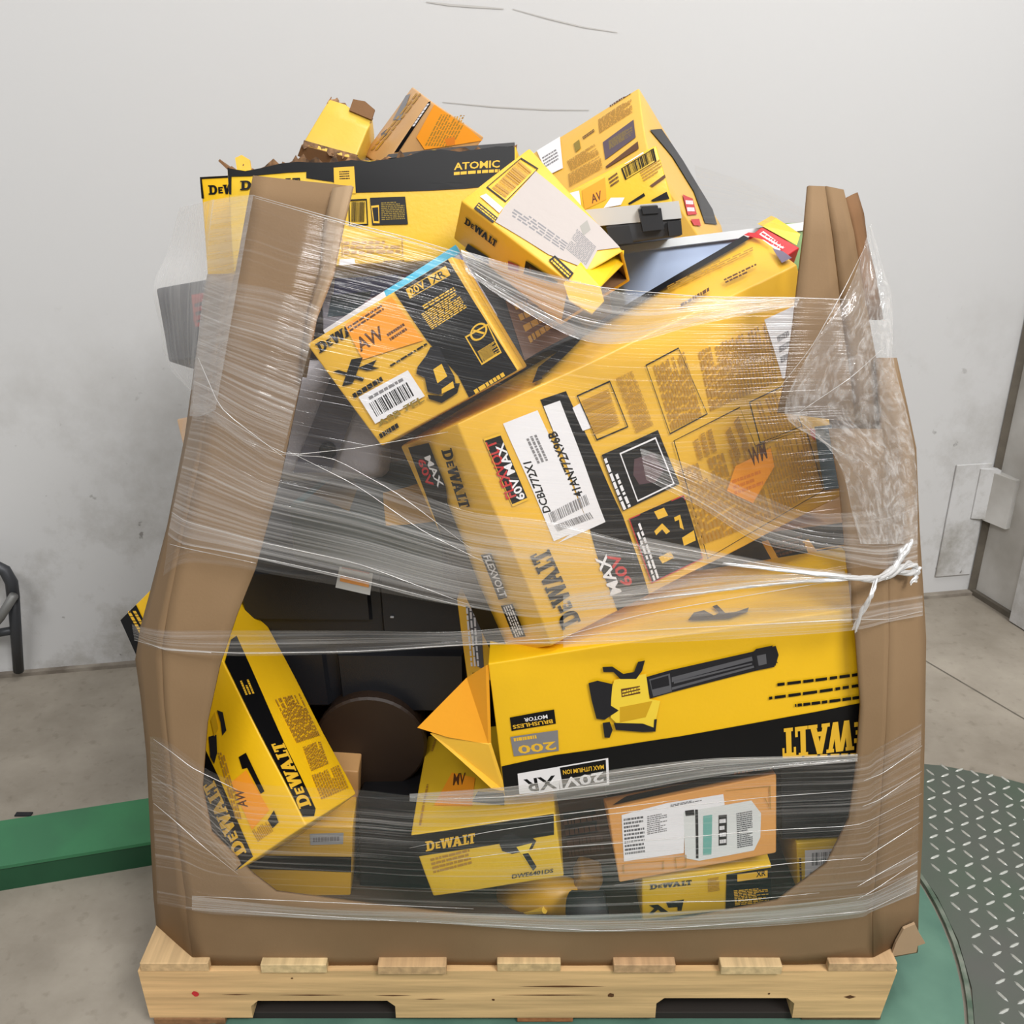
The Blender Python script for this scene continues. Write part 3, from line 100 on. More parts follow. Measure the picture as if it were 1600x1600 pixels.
G['rp_a'] = [[[0.3607,1.2333,1.2882],[0.3572,1.2158,1.2306],[0.3518,1.2002,1.1791],[0.3477,1.186,1.1267],[0.3423,1.17,1.0658],[0.3352,1.1611,1.022]],[[0.3815,1.2371,1.2872],[0.393,1.2198,1.2301],[0.4021,1.2042,1.1784],[0.411,1.19,1.1258],[0.4238,1.174,1.0648],[0.4343,1.163,1.0096]]]
G['rp_b'] = [[[0.3892,1.2573,1.2864],[0.401,1.2398,1.2277],[0.4104,1.2242,1.175],[0.4195,1.21,1.1215],[0.431,1.194,1.0594],[0.443,1.18,0.9869]],[[0.4117,1.256,1.282],[0.4273,1.2409,1.2314],[0.4382,1.2264,1.1826],[0.4535,1.21,1.1215],[0.4685,1.194,1.0594],[0.4794,1.18,0.9869]]]
G['rp_c'] = [[[0.4204,1.2711,1.2708],[0.4296,1.2633,1.2444],[0.4372,1.2556,1.2179],[0.4446,1.2444,1.1797],[0.4533,1.23,1.1255]],[[0.4441,1.3029,1.2744],[0.4536,1.2956,1.2489],[0.4602,1.2856,1.214],[0.4729,1.2744,1.1749],[0.4862,1.26,1.1193]]]
G['lp_fold'] = [[[-0.2185,1.2404,1.2847],[-0.2304,1.2282,1.2444],[-0.2355,1.2127,1.1926],[-0.2521,1.198,1.1401],[-0.2618,1.184,1.0868]],[[-0.1938,1.2293,1.2885],[-0.2063,1.2162,1.2457],[-0.2208,1.1984,1.1871],[-0.2434,1.184,1.135],[-0.2583,1.166,1.0669]]]
G['torn_r'] = [[0.6186,1.1382,0.1809],[0.6411,1.149,0.1803],[0.6558,1.1538,0.1521],[0.6698,1.1586,0.129],[0.6542,1.1514,0.1312],[0.6537,1.1502,0.1186],[0.6011,1.1262,0.1354],[0.6073,1.131,0.1588]]
G['torn_l'] = [[-0.5651,1.1612,0.1785],[-0.547,1.1456,0.1758],[-0.4926,1.1,0.1509],[-0.5282,1.124,0.1282],[-0.5644,1.1528,0.113]]
G['film'] = {}
G['film']['base'] = [[[-0.3859,1.2903,1.2676],[-0.3975,1.2632,1.1929],[-0.4092,1.2358,1.1177],[-0.4214,1.2096,1.0416],[-0.4365,1.1906,0.9622],[-0.4512,1.1692,0.8819],[-0.4657,1.1466,0.8005]],[[-0.315,1.2248,1.2792],[-0.3299,1.2002,1.2099],[-0.3454,1.1772,1.1396],[-0.362,1.1568,1.0677],[-0.3816,1.1445,0.992],[-0.4016,1.131,0.9141],[-0.4217,1.1159,0.8345]],[[-0.2496,1.1835,1.2639],[-0.2629,1.1535,1.1999],[-0.2792,1.1361,1.1335],[-0.2974,1.1246,1.0642],[-0.3162,1.113,0.9927],[-0.3368,1.1053,0.9173],[-0.3585,1.0978,0.8388]],[[-0.1889,1.1762,1.2501],[-0.2029,1.1497,1.1863],[-0.2189,1.1338,1.1199],[-0.2362,1.1224,1.0508],[-0.2543,1.1116,0.9794],[-0.2738,1.104,0.9041],[-0.2944,1.0972,0.8254]],[[-0.1207,1.1678,1.2343],[-0.1275,1.145,1.1696],[-0.1354,1.1309,1.1023],[-0.1438,1.1194,1.0324],[-0.1528,1.1096,0.9597],[-0.1625,1.1019,0.8834],[-0.1728,1.0961,0.803]],[[-0.0588,1.1595,1.2186],[-0.0569,1.1403,1.1529],[-0.0554,1.1279,1.0845],[-0.0539,1.1164,1.0138],[-0.0524,1.1076,0.9398],[-0.051,1.0999,0.8624],[-0.0497,1.0951,0.7802]],[[0.0151,1.153,1.1981],[0.0216,1.1364,1.1353],[0.0283,1.1255,1.0699],[0.0352,1.1146,1.0025],[0.0424,1.1068,0.9318],[0.05,1.0995,0.8583],[0.058,1.0951,0.7802]],[[0.1059,1.1476,1.1789],[0.1145,1.1338,1.1199],[0.1237,1.1237,1.0587],[0.1332,1.1135,0.9959],[0.1433,1.1066,0.9299],[0.1539,1.0998,0.8616],[0.1652,1.0955,0.7893]],[[0.2272,1.1456,1.1718],[0.2381,1.1333,1.1168],[0.25,1.1239,1.06],[0.2621,1.1144,1.0017],[0.2753,1.1077,0.9409],[0.2891,1.1014,0.8779],[0.3037,1.0965,0.812]],[[0.3332,1.1452,1.1704],[0.3462,1.1336,1.1187],[0.3604,1.1247,1.0653],[0.3749,1.1159,1.0107],[0.3905,1.109,0.954],[0.407,1.1031,0.8952],[0.4242,1.0976,0.8344]],[[0.4015,1.1444,1.1675],[0.4125,1.1334,1.1174],[0.4247,1.1249,1.0658],[0.442,1.1286,1.009],[0.4609,1.1345,0.9488],[0.4796,1.1381,0.8867],[0.4953,1.133,0.8261]],[[0.4758,1.214,1.1546],[0.4842,1.1996,1.1021],[0.4939,1.1881,1.0482],[0.5053,1.1798,0.9921],[0.5175,1.1724,0.9344],[0.5299,1.1648,0.8752],[0.5425,1.1566,0.8145]]]
G['film']['left_upper'] = [[[-0.3953,1.2526,1.1824],[-0.3976,1.2407,1.1554],[-0.4001,1.2293,1.1284],[-0.4026,1.218,1.1013],[-0.4052,1.2067,1.0742],[-0.4078,1.1957,1.047],[-0.4113,1.1871,1.0191]],[[-0.3483,1.2042,1.1784],[-0.3527,1.1947,1.152],[-0.3571,1.185,1.1256],[-0.3609,1.1735,1.0995],[-0.3649,1.1624,1.0733],[-0.3696,1.1536,1.0465],[-0.3748,1.1463,1.019]],[[-0.279,1.1436,1.1796],[-0.2862,1.1357,1.1513],[-0.2941,1.1301,1.1223],[-0.3023,1.1251,1.0928],[-0.3106,1.1202,1.0629],[-0.319,1.1152,1.0326],[-0.3275,1.1102,1.0019]],[[-0.2267,1.138,1.1597],[-0.2354,1.1316,1.1313],[-0.2444,1.1267,1.1023],[-0.2536,1.1218,1.0729],[-0.2629,1.1169,1.0431],[-0.2723,1.112,1.0129],[-0.282,1.1078,0.9821]]]
G['film']['mid'] = [[[-0.4071,1.1821,1.0206],[-0.4151,1.1785,0.9939],[-0.4232,1.1749,0.9668],[-0.4314,1.1713,0.9394],[-0.4393,1.1666,0.9121],[-0.4472,1.1617,0.8846],[-0.4551,1.1565,0.8569]],[[-0.3539,1.1195,1.0316],[-0.3656,1.1222,1.0034],[-0.3776,1.1251,0.9745],[-0.3896,1.1271,0.9453],[-0.4011,1.1271,0.9163],[-0.4126,1.1266,0.887],[-0.4241,1.1253,0.8574]],[[-0.3114,1.1082,1.0026],[-0.3196,1.1054,0.9799],[-0.328,1.1031,0.9568],[-0.3365,1.1007,0.9334],[-0.3451,1.0983,0.9098],[-0.3539,1.0959,0.8858],[-0.3627,1.0935,0.8615]],[[-0.2776,1.1058,0.9828],[-0.2837,1.1035,0.9614],[-0.2899,1.1013,0.9397],[-0.2961,1.0991,0.9178],[-0.3024,1.0969,0.8956],[-0.3088,1.0946,0.8731],[-0.3152,1.0924,0.8504]],[[-0.1886,1.1037,0.9628],[-0.1884,1.1013,0.9394],[-0.1882,1.0989,0.9159],[-0.188,1.0965,0.892],[-0.1878,1.0941,0.8678],[-0.1876,1.0919,0.8432],[-0.1876,1.0907,0.8178]],[[-0.1186,1.1012,0.9384],[-0.118,1.0989,0.9157],[-0.1173,1.0966,0.8928],[-0.1166,1.0943,0.8696],[-0.116,1.092,0.8461],[-0.1154,1.0909,0.8218],[-0.1149,1.0897,0.7971]],[[-0.0477,1.0987,0.9136],[-0.048,1.0966,0.8928],[-0.0482,1.0945,0.8717],[-0.0485,1.0924,0.8504],[-0.0488,1.0912,0.8285],[-0.0491,1.0901,0.8061],[-0.0494,1.0891,0.7835]],[[0.0479,1.0974,0.9012],[0.0481,1.0953,0.8802],[0.0484,1.0933,0.859],[0.0487,1.0916,0.8373],[0.049,1.0905,0.8151],[0.0493,1.0895,0.7926],[0.0496,1.0885,0.7698]],[[0.1608,1.0945,0.8717],[0.1613,1.0934,0.8604],[0.1617,1.0923,0.849],[0.1622,1.0916,0.8373],[0.1628,1.091,0.8255],[0.1633,1.0905,0.8136],[0.1639,1.0899,0.8016]],[[0.2831,1.0922,0.8479],[0.2834,1.0919,0.8435],[0.2838,1.0917,0.8391],[0.2841,1.0915,0.8347],[0.2845,1.0913,0.8303],[0.2849,1.091,0.8258],[0.2852,1.0908,0.8214]],[[0.4219,1.0915,0.8365],[0.4222,1.0915,0.8347],[0.4224,1.0914,0.8329],[0.4226,1.0913,0.8311],[0.4228,1.0912,0.8294],[0.423,1.0911,0.8276],[0.4232,1.091,0.8258]]]
G['film']['swath'] = [[[-0.0599,1.1536,1.2238],[-0.0589,1.1515,1.2198],[-0.0579,1.1497,1.2158],[-0.0569,1.1485,1.2117],[-0.0559,1.1473,1.2076],[-0.055,1.1462,1.2035],[-0.054,1.145,1.1994]],[[0.0,1.1474,1.2078],[0.0,1.1453,1.2006],[0.0,1.1433,1.1933],[0.0,1.1412,1.186],[0.0,1.1391,1.1787],[0.0,1.1371,1.1713],[0.0,1.135,1.164]],[[0.075,1.1424,1.1902],[0.0758,1.1393,1.1794],[0.0765,1.1363,1.1685],[0.0772,1.1332,1.1576],[0.0779,1.1301,1.1467],[0.0788,1.1282,1.1355],[0.0796,1.1262,1.1242]],[[0.1504,1.1376,1.1732],[0.1487,1.1352,1.1646],[0.1469,1.1327,1.1559],[0.1452,1.1303,1.1473],[0.1436,1.1287,1.1384],[0.1419,1.1271,1.1295],[0.1403,1.1256,1.1205]],[[0.2257,1.1368,1.1704],[0.2233,1.1353,1.1652],[0.2209,1.1339,1.16],[0.2185,1.1324,1.1548],[0.2162,1.1309,1.1495],[0.2138,1.1297,1.1442],[0.2115,1.1287,1.1389]],[[0.2858,1.1368,1.1704],[0.2853,1.136,1.1676],[0.2848,1.1352,1.1647],[0.2842,1.1344,1.1619],[0.2837,1.1336,1.159],[0.2832,1.1328,1.1562],[0.2826,1.132,1.1533]],[[0.3384,1.1372,1.1718],[0.3379,1.1367,1.1702],[0.3373,1.1363,1.1685],[0.3368,1.1358,1.1668],[0.3362,1.1353,1.1652],[0.3356,1.1349,1.1635],[0.3351,1.1344,1.1619]]]
G['film']['right_mid'] = [[[0.1554,1.103,0.9962],[0.1569,1.1023,0.9896],[0.1585,1.1016,0.983],[0.1601,1.1009,0.9763],[0.1616,1.1002,0.9696],[0.1632,1.0995,0.9629],[0.1648,1.0988,0.9562]],[[0.2266,1.1005,0.9723],[0.2271,1.0997,0.9643],[0.2276,1.0988,0.9562],[0.228,1.098,0.9481],[0.2285,1.0972,0.94],[0.229,1.0963,0.9318],[0.2294,1.0955,0.9236]],[[0.2994,1.0972,0.94],[0.3002,1.0961,0.9297],[0.301,1.0951,0.9195],[0.3017,1.094,0.9091],[0.3025,1.093,0.8988],[0.3033,1.092,0.8883],[0.3041,1.0909,0.8778]],[[0.3647,1.0947,0.9153],[0.3655,1.0938,0.9064],[0.3663,1.0929,0.8974],[0.3672,1.092,0.8883],[0.368,1.0911,0.8792],[0.3688,1.0902,0.8701],[0.3697,1.0893,0.8609]],[[0.4202,1.0947,0.9153],[0.4213,1.0936,0.9043],[0.4225,1.0924,0.8932],[0.4237,1.0913,0.882],[0.4249,1.0902,0.8708],[0.4261,1.0891,0.8595],[0.4273,1.088,0.8481]],[[0.4809,1.1363,0.9066],[0.482,1.1335,0.8929],[0.483,1.1306,0.8792],[0.4841,1.1277,0.8654],[0.4852,1.1248,0.8516],[0.4863,1.122,0.8377],[0.4873,1.1191,0.8237]],[[0.5298,1.1654,0.9126],[0.5313,1.1625,0.8972],[0.5329,1.1595,0.8817],[0.5344,1.1565,0.8662],[0.5359,1.1534,0.8506],[0.5374,1.1503,0.8349],[0.539,1.1472,0.8192]]]
G['film']['fan_low'] = [[[0.0653,1.0849,0.8043],[0.0653,1.0847,0.8004],[0.0654,1.0846,0.7965],[0.0655,1.0844,0.7926],[0.0656,1.0842,0.7886],[0.0656,1.084,0.7847],[0.0657,1.0838,0.7808]],[[0.1625,1.0856,0.8186],[0.1627,1.0854,0.8138],[0.1629,1.0851,0.8091],[0.1631,1.0849,0.8043],[0.1634,1.0847,0.7995],[0.1636,1.0845,0.7947],[0.1638,1.0843,0.7898]],[[0.2833,1.0862,0.8319],[0.2835,1.086,0.8285],[0.2838,1.0859,0.8251],[0.2841,1.0857,0.8217],[0.2844,1.0856,0.8183],[0.2847,1.0854,0.8149],[0.2849,1.0853,0.8114]],[[0.4206,1.0863,0.8337],[0.4208,1.0862,0.8322],[0.421,1.0862,0.8307],[0.4212,1.0861,0.8292],[0.4214,1.086,0.8278],[0.4215,1.0859,0.8263],[0.4217,1.0859,0.8248]]]
G['film']['fan_up'] = [[[0.1595,1.0895,0.8846],[0.1597,1.0891,0.881],[0.1598,1.0888,0.8773],[0.16,1.0884,0.8737],[0.1601,1.0881,0.87],[0.1603,1.0877,0.8664],[0.1604,1.0873,0.8627]],[[0.2565,1.0875,0.8644],[0.2567,1.0872,0.8616],[0.2569,1.0869,0.8587],[0.2571,1.0867,0.8559],[0.2573,1.0864,0.8531],[0.2574,1.0861,0.8502],[0.2576,1.0859,0.8473]],[[0.3544,1.0858,0.8456],[0.3546,1.0858,0.844],[0.3548,1.0857,0.8424],[0.3549,1.0856,0.8408],[0.3551,1.0855,0.8391],[0.3553,1.0855,0.8375],[0.3554,1.0854,0.8359]],[[0.4282,1.0853,0.835],[0.4284,1.0853,0.8339],[0.4285,1.0852,0.8327],[0.4287,1.0852,0.8315],[0.4288,1.0851,0.8303],[0.429,1.0851,0.8292],[0.4291,1.085,0.828]]]
G['film']['left_veil'] = [[[-0.3831,1.2859,1.2672],[-0.3884,1.2692,1.2247],[-0.3936,1.2524,1.1822],[-0.3989,1.2354,1.1396],[-0.4043,1.2189,1.0968],[-0.4098,1.2025,1.0539],[-0.4167,1.1899,1.0096]],[[-0.3503,1.258,1.2735],[-0.3573,1.2427,1.2312],[-0.3643,1.2275,1.1887],[-0.3713,1.2119,1.1462],[-0.3786,1.1969,1.1033],[-0.3859,1.182,1.0601],[-0.3945,1.1709,1.0155]],[[-0.3133,1.2211,1.2795],[-0.3213,1.2056,1.2394],[-0.3296,1.1909,1.199],[-0.338,1.1764,1.1585],[-0.3468,1.1631,1.1174],[-0.356,1.151,1.0758],[-0.3665,1.1424,1.0327]]]
G['film']['veil_low'] = [[[0.0662,1.0907,0.7732],[0.0663,1.0903,0.7653],[0.0665,1.0899,0.7572],[0.0666,1.0896,0.7492],[0.0668,1.0892,0.7411],[0.0669,1.0889,0.7329],[0.0671,1.0887,0.7247]],[[0.1644,1.0917,0.796],[0.1649,1.0913,0.7862],[0.1653,1.0908,0.7763],[0.1658,1.0904,0.7663],[0.1663,1.0899,0.7563],[0.1667,1.0895,0.7462],[0.1672,1.089,0.7361]],[[0.2863,1.0925,0.8141],[0.2871,1.0921,0.8036],[0.288,1.0916,0.793],[0.2888,1.0911,0.7824],[0.2897,1.0906,0.7717],[0.2906,1.0901,0.7609],[0.2915,1.0896,0.7501]],[[0.4325,1.0929,0.8221],[0.4337,1.0925,0.8123],[0.4349,1.092,0.8024],[0.4361,1.0915,0.7924],[0.4374,1.0911,0.7824],[0.4386,1.0906,0.7723],[0.4399,1.0902,0.7622]]]
G['film']['thin'] = [[[-0.5287,1.168,0.715],[-0.5278,1.166,0.7119],[-0.5269,1.1639,0.7089],[-0.5261,1.1619,0.7058],[-0.5252,1.1598,0.7028],[-0.5243,1.1578,0.6997],[-0.5235,1.1557,0.6967]],[[-0.4609,1.1127,0.7368],[-0.4601,1.1102,0.7329],[-0.4593,1.108,0.7288],[-0.4588,1.1062,0.7245],[-0.4584,1.1049,0.7198],[-0.4582,1.104,0.715],[-0.4582,1.1034,0.7099]],[[-0.3587,1.0916,0.749],[-0.3594,1.0913,0.7427],[-0.36,1.0911,0.7365],[-0.3606,1.0909,0.7302],[-0.3613,1.0907,0.7238],[-0.362,1.0905,0.7174],[-0.3627,1.0904,0.711]],[[-0.2002,1.0916,0.749],[-0.2005,1.0914,0.7435],[-0.2008,1.0911,0.7381],[-0.2012,1.0909,0.7325],[-0.2015,1.0908,0.727],[-0.2018,1.0906,0.7214],[-0.2021,1.0905,0.7158]],[[-0.0459,1.0916,0.749],[-0.0459,1.0915,0.7454],[-0.046,1.0913,0.7418],[-0.046,1.0911,0.7382],[-0.0461,1.091,0.7346],[-0.0461,1.0909,0.731],[-0.0462,1.0908,0.7273]],[[0.1656,1.0929,0.7767],[0.1659,1.0925,0.769],[0.1663,1.0922,0.7613],[0.1666,1.0918,0.7536],[0.167,1.0915,0.7459],[0.1674,1.0911,0.7381],[0.1677,1.0909,0.7302]],[[0.3307,1.0931,0.7813],[0.3313,1.0928,0.7744],[0.332,1.0925,0.7675],[0.3326,1.0921,0.7606],[0.3333,1.0918,0.7536],[0.3339,1.0915,0.7466],[0.3346,1.0912,0.7396]],[[0.4376,1.0933,0.7859],[0.4386,1.093,0.7798],[0.4397,1.0927,0.7736],[0.4407,1.0925,0.7675],[0.4417,1.0922,0.7613],[0.4428,1.0919,0.7552],[0.4438,1.0916,0.749]],[[0.4941,1.1187,0.7787],[0.4949,1.1179,0.7737],[0.4956,1.1171,0.7687],[0.4964,1.1163,0.7638],[0.4971,1.1156,0.7587],[0.4979,1.1148,0.7537],[0.4987,1.114,0.7487]],[[0.5544,1.1504,0.7695],[0.5551,1.1496,0.7648],[0.5557,1.1487,0.76],[0.5563,1.1479,0.7552],[0.5569,1.1471,0.7504],[0.5575,1.1462,0.7456],[0.5581,1.1454,0.7408]]]
G['film']['lower'] = [[[-0.5155,1.133,0.5528],[-0.5211,1.1336,0.5037],[-0.5276,1.1357,0.4519],[-0.5343,1.1381,0.3983],[-0.5413,1.1405,0.343],[-0.5487,1.1436,0.2852],[-0.558,1.1498,0.2223]],[[-0.4793,1.1055,0.5643],[-0.4809,1.1035,0.5181],[-0.4833,1.1032,0.4694],[-0.4858,1.1029,0.4194],[-0.4884,1.1028,0.3677],[-0.4913,1.1032,0.314],[-0.4961,1.1075,0.2547]],[[-0.4182,1.0879,0.5267],[-0.4229,1.0869,0.4865],[-0.4276,1.0859,0.4453],[-0.4325,1.0849,0.4031],[-0.4378,1.0846,0.3594],[-0.4457,1.0904,0.3086],[-0.4538,1.0961,0.2561]],[[-0.3581,1.0873,0.5052],[-0.3618,1.0864,0.4674],[-0.3656,1.0855,0.4288],[-0.3695,1.0846,0.3893],[-0.3742,1.086,0.3468],[-0.3805,1.0914,0.2993],[-0.3869,1.0968,0.2503]],[[-0.2154,1.0871,0.4954],[-0.2176,1.0862,0.4579],[-0.2199,1.0853,0.4197],[-0.2222,1.0844,0.3806],[-0.2253,1.0871,0.3373],[-0.229,1.0924,0.2902],[-0.2328,1.0977,0.2417]],[[-0.126,1.0869,0.4855],[-0.1273,1.086,0.4488],[-0.1285,1.0851,0.4113],[-0.1299,1.0842,0.3731],[-0.1318,1.088,0.3295],[-0.1339,1.0932,0.2833],[-0.1361,1.0982,0.2359]],[[0.0,1.0871,0.4943],[0.0,1.0861,0.4552],[0.0,1.0852,0.4151],[0.0,1.0842,0.3743],[0.0,1.0882,0.3277],[0.0,1.0937,0.2782],[0.0,1.099,0.2274]],[[0.1424,1.0879,0.5267],[0.1441,1.0868,0.4824],[0.1459,1.0857,0.437],[0.1477,1.0846,0.3905],[0.1501,1.0869,0.3395],[0.1531,1.0932,0.2829],[0.1561,1.0992,0.2245]],[[0.3541,1.0883,0.5459],[0.3585,1.0872,0.5006],[0.3631,1.0861,0.4542],[0.3678,1.085,0.4066],[0.3729,1.0849,0.3567],[0.3806,1.0914,0.2988],[0.3884,1.098,0.2388]],[[0.4773,1.0885,0.5512],[0.4831,1.0874,0.5073],[0.4891,1.0863,0.4624],[0.4952,1.0852,0.4163],[0.5015,1.0841,0.369],[0.5112,1.0899,0.3137],[0.5219,1.0974,0.2548]],[[0.5117,1.1,0.5608],[0.5169,1.0997,0.5146],[0.5228,1.1007,0.4662],[0.529,1.1019,0.4162],[0.5351,1.1025,0.3652],[0.5412,1.1029,0.3128],[0.5495,1.1073,0.2549]],[[0.5803,1.1351,0.5731],[0.5869,1.1347,0.5253],[0.5941,1.135,0.4756],[0.602,1.1364,0.4236],[0.6101,1.1377,0.3701],[0.6181,1.1385,0.3154],[0.627,1.1404,0.2579]]]
G['film']['lower_bright'] = [[[-0.1431,1.0809,0.4937],[-0.1432,1.0809,0.4916],[-0.1432,1.0808,0.4894],[-0.1433,1.0808,0.4872],[-0.1434,1.0807,0.485],[-0.1435,1.0807,0.4828],[-0.1436,1.0806,0.4806]],[[-0.0357,1.0811,0.5024],[-0.0357,1.081,0.4977],[-0.0358,1.0809,0.493],[-0.0358,1.0808,0.4883],[-0.0359,1.0807,0.4836],[-0.0359,1.0806,0.4788],[-0.036,1.0805,0.4741]],[[0.0534,1.0814,0.5132],[0.0534,1.0813,0.5078],[0.0535,1.0811,0.5024],[0.0536,1.081,0.497],[0.0537,1.0809,0.4916],[0.0538,1.0807,0.4861],[0.0538,1.0806,0.4806]],[[0.1415,1.0819,0.5346],[0.1417,1.0818,0.5279],[0.142,1.0816,0.5211],[0.1423,1.0814,0.5143],[0.1425,1.0813,0.5075],[0.1428,1.0811,0.5006],[0.1431,1.0809,0.4937]],[[0.264,1.0824,0.5516],[0.2644,1.0822,0.5465],[0.2648,1.0821,0.5413],[0.2651,1.082,0.5362],[0.2655,1.0819,0.5311],[0.2659,1.0817,0.5259],[0.2663,1.0816,0.5207]],[[0.3692,1.0825,0.5558],[0.3695,1.0824,0.5526],[0.3698,1.0823,0.5494],[0.3701,1.0822,0.5463],[0.3705,1.0822,0.5431],[0.3708,1.0821,0.5399],[0.3711,1.082,0.5367]],[[0.4741,1.0826,0.56],[0.4744,1.0825,0.5579],[0.4746,1.0825,0.5558],[0.4749,1.0824,0.5537],[0.4752,1.0824,0.5516],[0.4755,1.0823,0.5494],[0.4758,1.0823,0.5473]]]
G['film']['hem'] = [[[-0.4766,1.0927,0.2948],[-0.4775,1.0934,0.2896],[-0.4784,1.094,0.2843],[-0.4793,1.0947,0.2791],[-0.4802,1.0953,0.2738],[-0.481,1.096,0.2685],[-0.4819,1.0966,0.2633]],[[-0.2869,1.0889,0.2736],[-0.2873,1.0893,0.2698],[-0.2877,1.0897,0.266],[-0.288,1.0901,0.2622],[-0.2884,1.0905,0.2584],[-0.2888,1.091,0.2546],[-0.2892,1.0914,0.2508]],[[-0.1534,1.0897,0.2665],[-0.1536,1.0901,0.2629],[-0.1538,1.0904,0.2594],[-0.154,1.0908,0.2558],[-0.1541,1.0912,0.2522],[-0.1543,1.0916,0.2486],[-0.1545,1.092,0.245]],[[-0.0192,1.0901,0.2622],[-0.0192,1.0907,0.257],[-0.0193,1.0913,0.2517],[-0.0193,1.0918,0.2464],[-0.0193,1.0923,0.2412],[-0.0194,1.0928,0.236],[-0.0194,1.0932,0.2308]],[[0.0961,1.0904,0.2594],[0.0963,1.0911,0.2531],[0.0965,1.0918,0.2469],[0.0967,1.0924,0.2408],[0.0969,1.0929,0.2346],[0.0971,1.0934,0.2285],[0.0973,1.094,0.2223]],[[0.2872,1.0892,0.2708],[0.2879,1.09,0.2636],[0.2886,1.0908,0.2565],[0.2893,1.0915,0.2493],[0.29,1.0922,0.2422],[0.2907,1.0929,0.2351],[0.2913,1.0935,0.228]],[[0.4192,1.0876,0.2849],[0.4203,1.0885,0.2774],[0.4214,1.0893,0.2698],[0.4225,1.0901,0.2622],[0.4236,1.091,0.2546],[0.4247,1.0918,0.2469],[0.4257,1.0925,0.2393]],[[0.5117,1.0863,0.3012],[0.5132,1.0874,0.2931],[0.5147,1.0884,0.285],[0.5162,1.0894,0.2768],[0.5177,1.0904,0.2687],[0.5192,1.0914,0.2605],[0.5206,1.0923,0.2523]],[[0.5481,1.1014,0.2962],[0.5478,1.1014,0.2896],[0.5475,1.1014,0.2829],[0.5472,1.1014,0.2762],[0.5469,1.1013,0.2694],[0.5466,1.1013,0.2627],[0.5463,1.1013,0.2559]],[[0.6183,1.1332,0.3056],[0.6193,1.1333,0.2981],[0.6202,1.1333,0.2904],[0.6211,1.1333,0.2828],[0.6223,1.1337,0.2747],[0.6236,1.1343,0.2664],[0.6249,1.1349,0.2581]]]
G['film']['left_sling'] = [[[-0.5119,1.125,0.5586],[-0.5141,1.1253,0.5401],[-0.5164,1.1257,0.5214],[-0.5186,1.126,0.5024],[-0.5213,1.127,0.4828],[-0.5239,1.128,0.4629],[-0.5266,1.129,0.4427]],[[-0.4771,1.0979,0.5624],[-0.479,1.098,0.5425],[-0.481,1.0982,0.5223],[-0.4833,1.099,0.5014],[-0.4856,1.0998,0.4801],[-0.4879,1.1007,0.4586],[-0.4903,1.1015,0.4369]],[[-0.4482,1.0812,0.5535],[-0.4493,1.0809,0.5335],[-0.4504,1.0805,0.5132],[-0.4515,1.0802,0.4927],[-0.4526,1.0799,0.4719],[-0.4538,1.0796,0.4509],[-0.4549,1.0792,0.4296]],[[-0.4275,1.0799,0.533],[-0.428,1.0793,0.5116],[-0.4285,1.0788,0.49],[-0.4289,1.0783,0.468],[-0.4294,1.0777,0.4459],[-0.4299,1.0772,0.4234],[-0.4304,1.0767,0.4007]],[[-0.4016,1.0789,0.4954],[-0.4008,1.0784,0.4728],[-0.4,1.0778,0.4499],[-0.3992,1.0773,0.4268],[-0.3984,1.0767,0.4033],[-0.3976,1.0762,0.3796],[-0.3977,1.0782,0.353]]]
G['film']['right_crumple'] = [[[0.4299,1.2059,1.2205],[0.4315,1.2088,1.2248],[0.4332,1.2118,1.2291],[0.4349,1.2147,1.2334],[0.4366,1.2176,1.2378],[0.4382,1.2205,1.2421],[0.4399,1.2234,1.2464]],[[0.4029,1.1487,1.1951],[0.4146,1.1661,1.1936],[0.4264,1.1836,1.192],[0.4369,1.1969,1.1912],[0.4443,1.2016,1.1918],[0.4518,1.2063,1.1923],[0.4593,1.211,1.1929]],[[0.3827,1.13,1.1612],[0.3932,1.1303,1.1624],[0.4036,1.1307,1.1636],[0.4236,1.1569,1.1598],[0.4451,1.1861,1.1556],[0.459,1.1943,1.1553],[0.4731,1.2025,1.1551]],[[0.3554,1.121,1.1178],[0.3715,1.1206,1.1153],[0.3876,1.1202,1.1129],[0.4037,1.1197,1.1104],[0.4247,1.1323,1.1048],[0.4558,1.1699,1.0929],[0.4773,1.1807,1.0876]],[[0.3274,1.1079,1.0392],[0.3517,1.108,1.0398],[0.376,1.1081,1.0404],[0.4003,1.1082,1.0411],[0.4253,1.1101,1.0411],[0.469,1.1581,1.0272],[0.5018,1.1757,1.0225]],[[0.3797,1.1016,1.0008],[0.3975,1.1015,1.0001],[0.4154,1.1014,0.9995],[0.437,1.1107,0.9956],[0.47,1.1471,0.9823],[0.494,1.1596,0.9772],[0.5184,1.1721,0.9722]],[[0.4049,1.0977,0.965],[0.4199,1.0975,0.9637],[0.4357,1.0994,0.9616],[0.4635,1.1303,0.9484],[0.4856,1.1458,0.941],[0.5058,1.156,0.9356],[0.5263,1.1661,0.9302]],[[0.421,1.0927,0.9162],[0.4345,1.0925,0.9148],[0.4537,1.1064,0.9075],[0.4773,1.1299,0.8959],[0.4953,1.1388,0.8906],[0.5134,1.1478,0.8852],[0.5318,1.1568,0.8798]],[[0.4358,1.0885,0.8745],[0.449,1.0918,0.873],[0.4693,1.1117,0.8638],[0.4876,1.1259,0.8571],[0.5035,1.1341,0.8534],[0.5196,1.1422,0.8496],[0.5358,1.1504,0.8458]]]
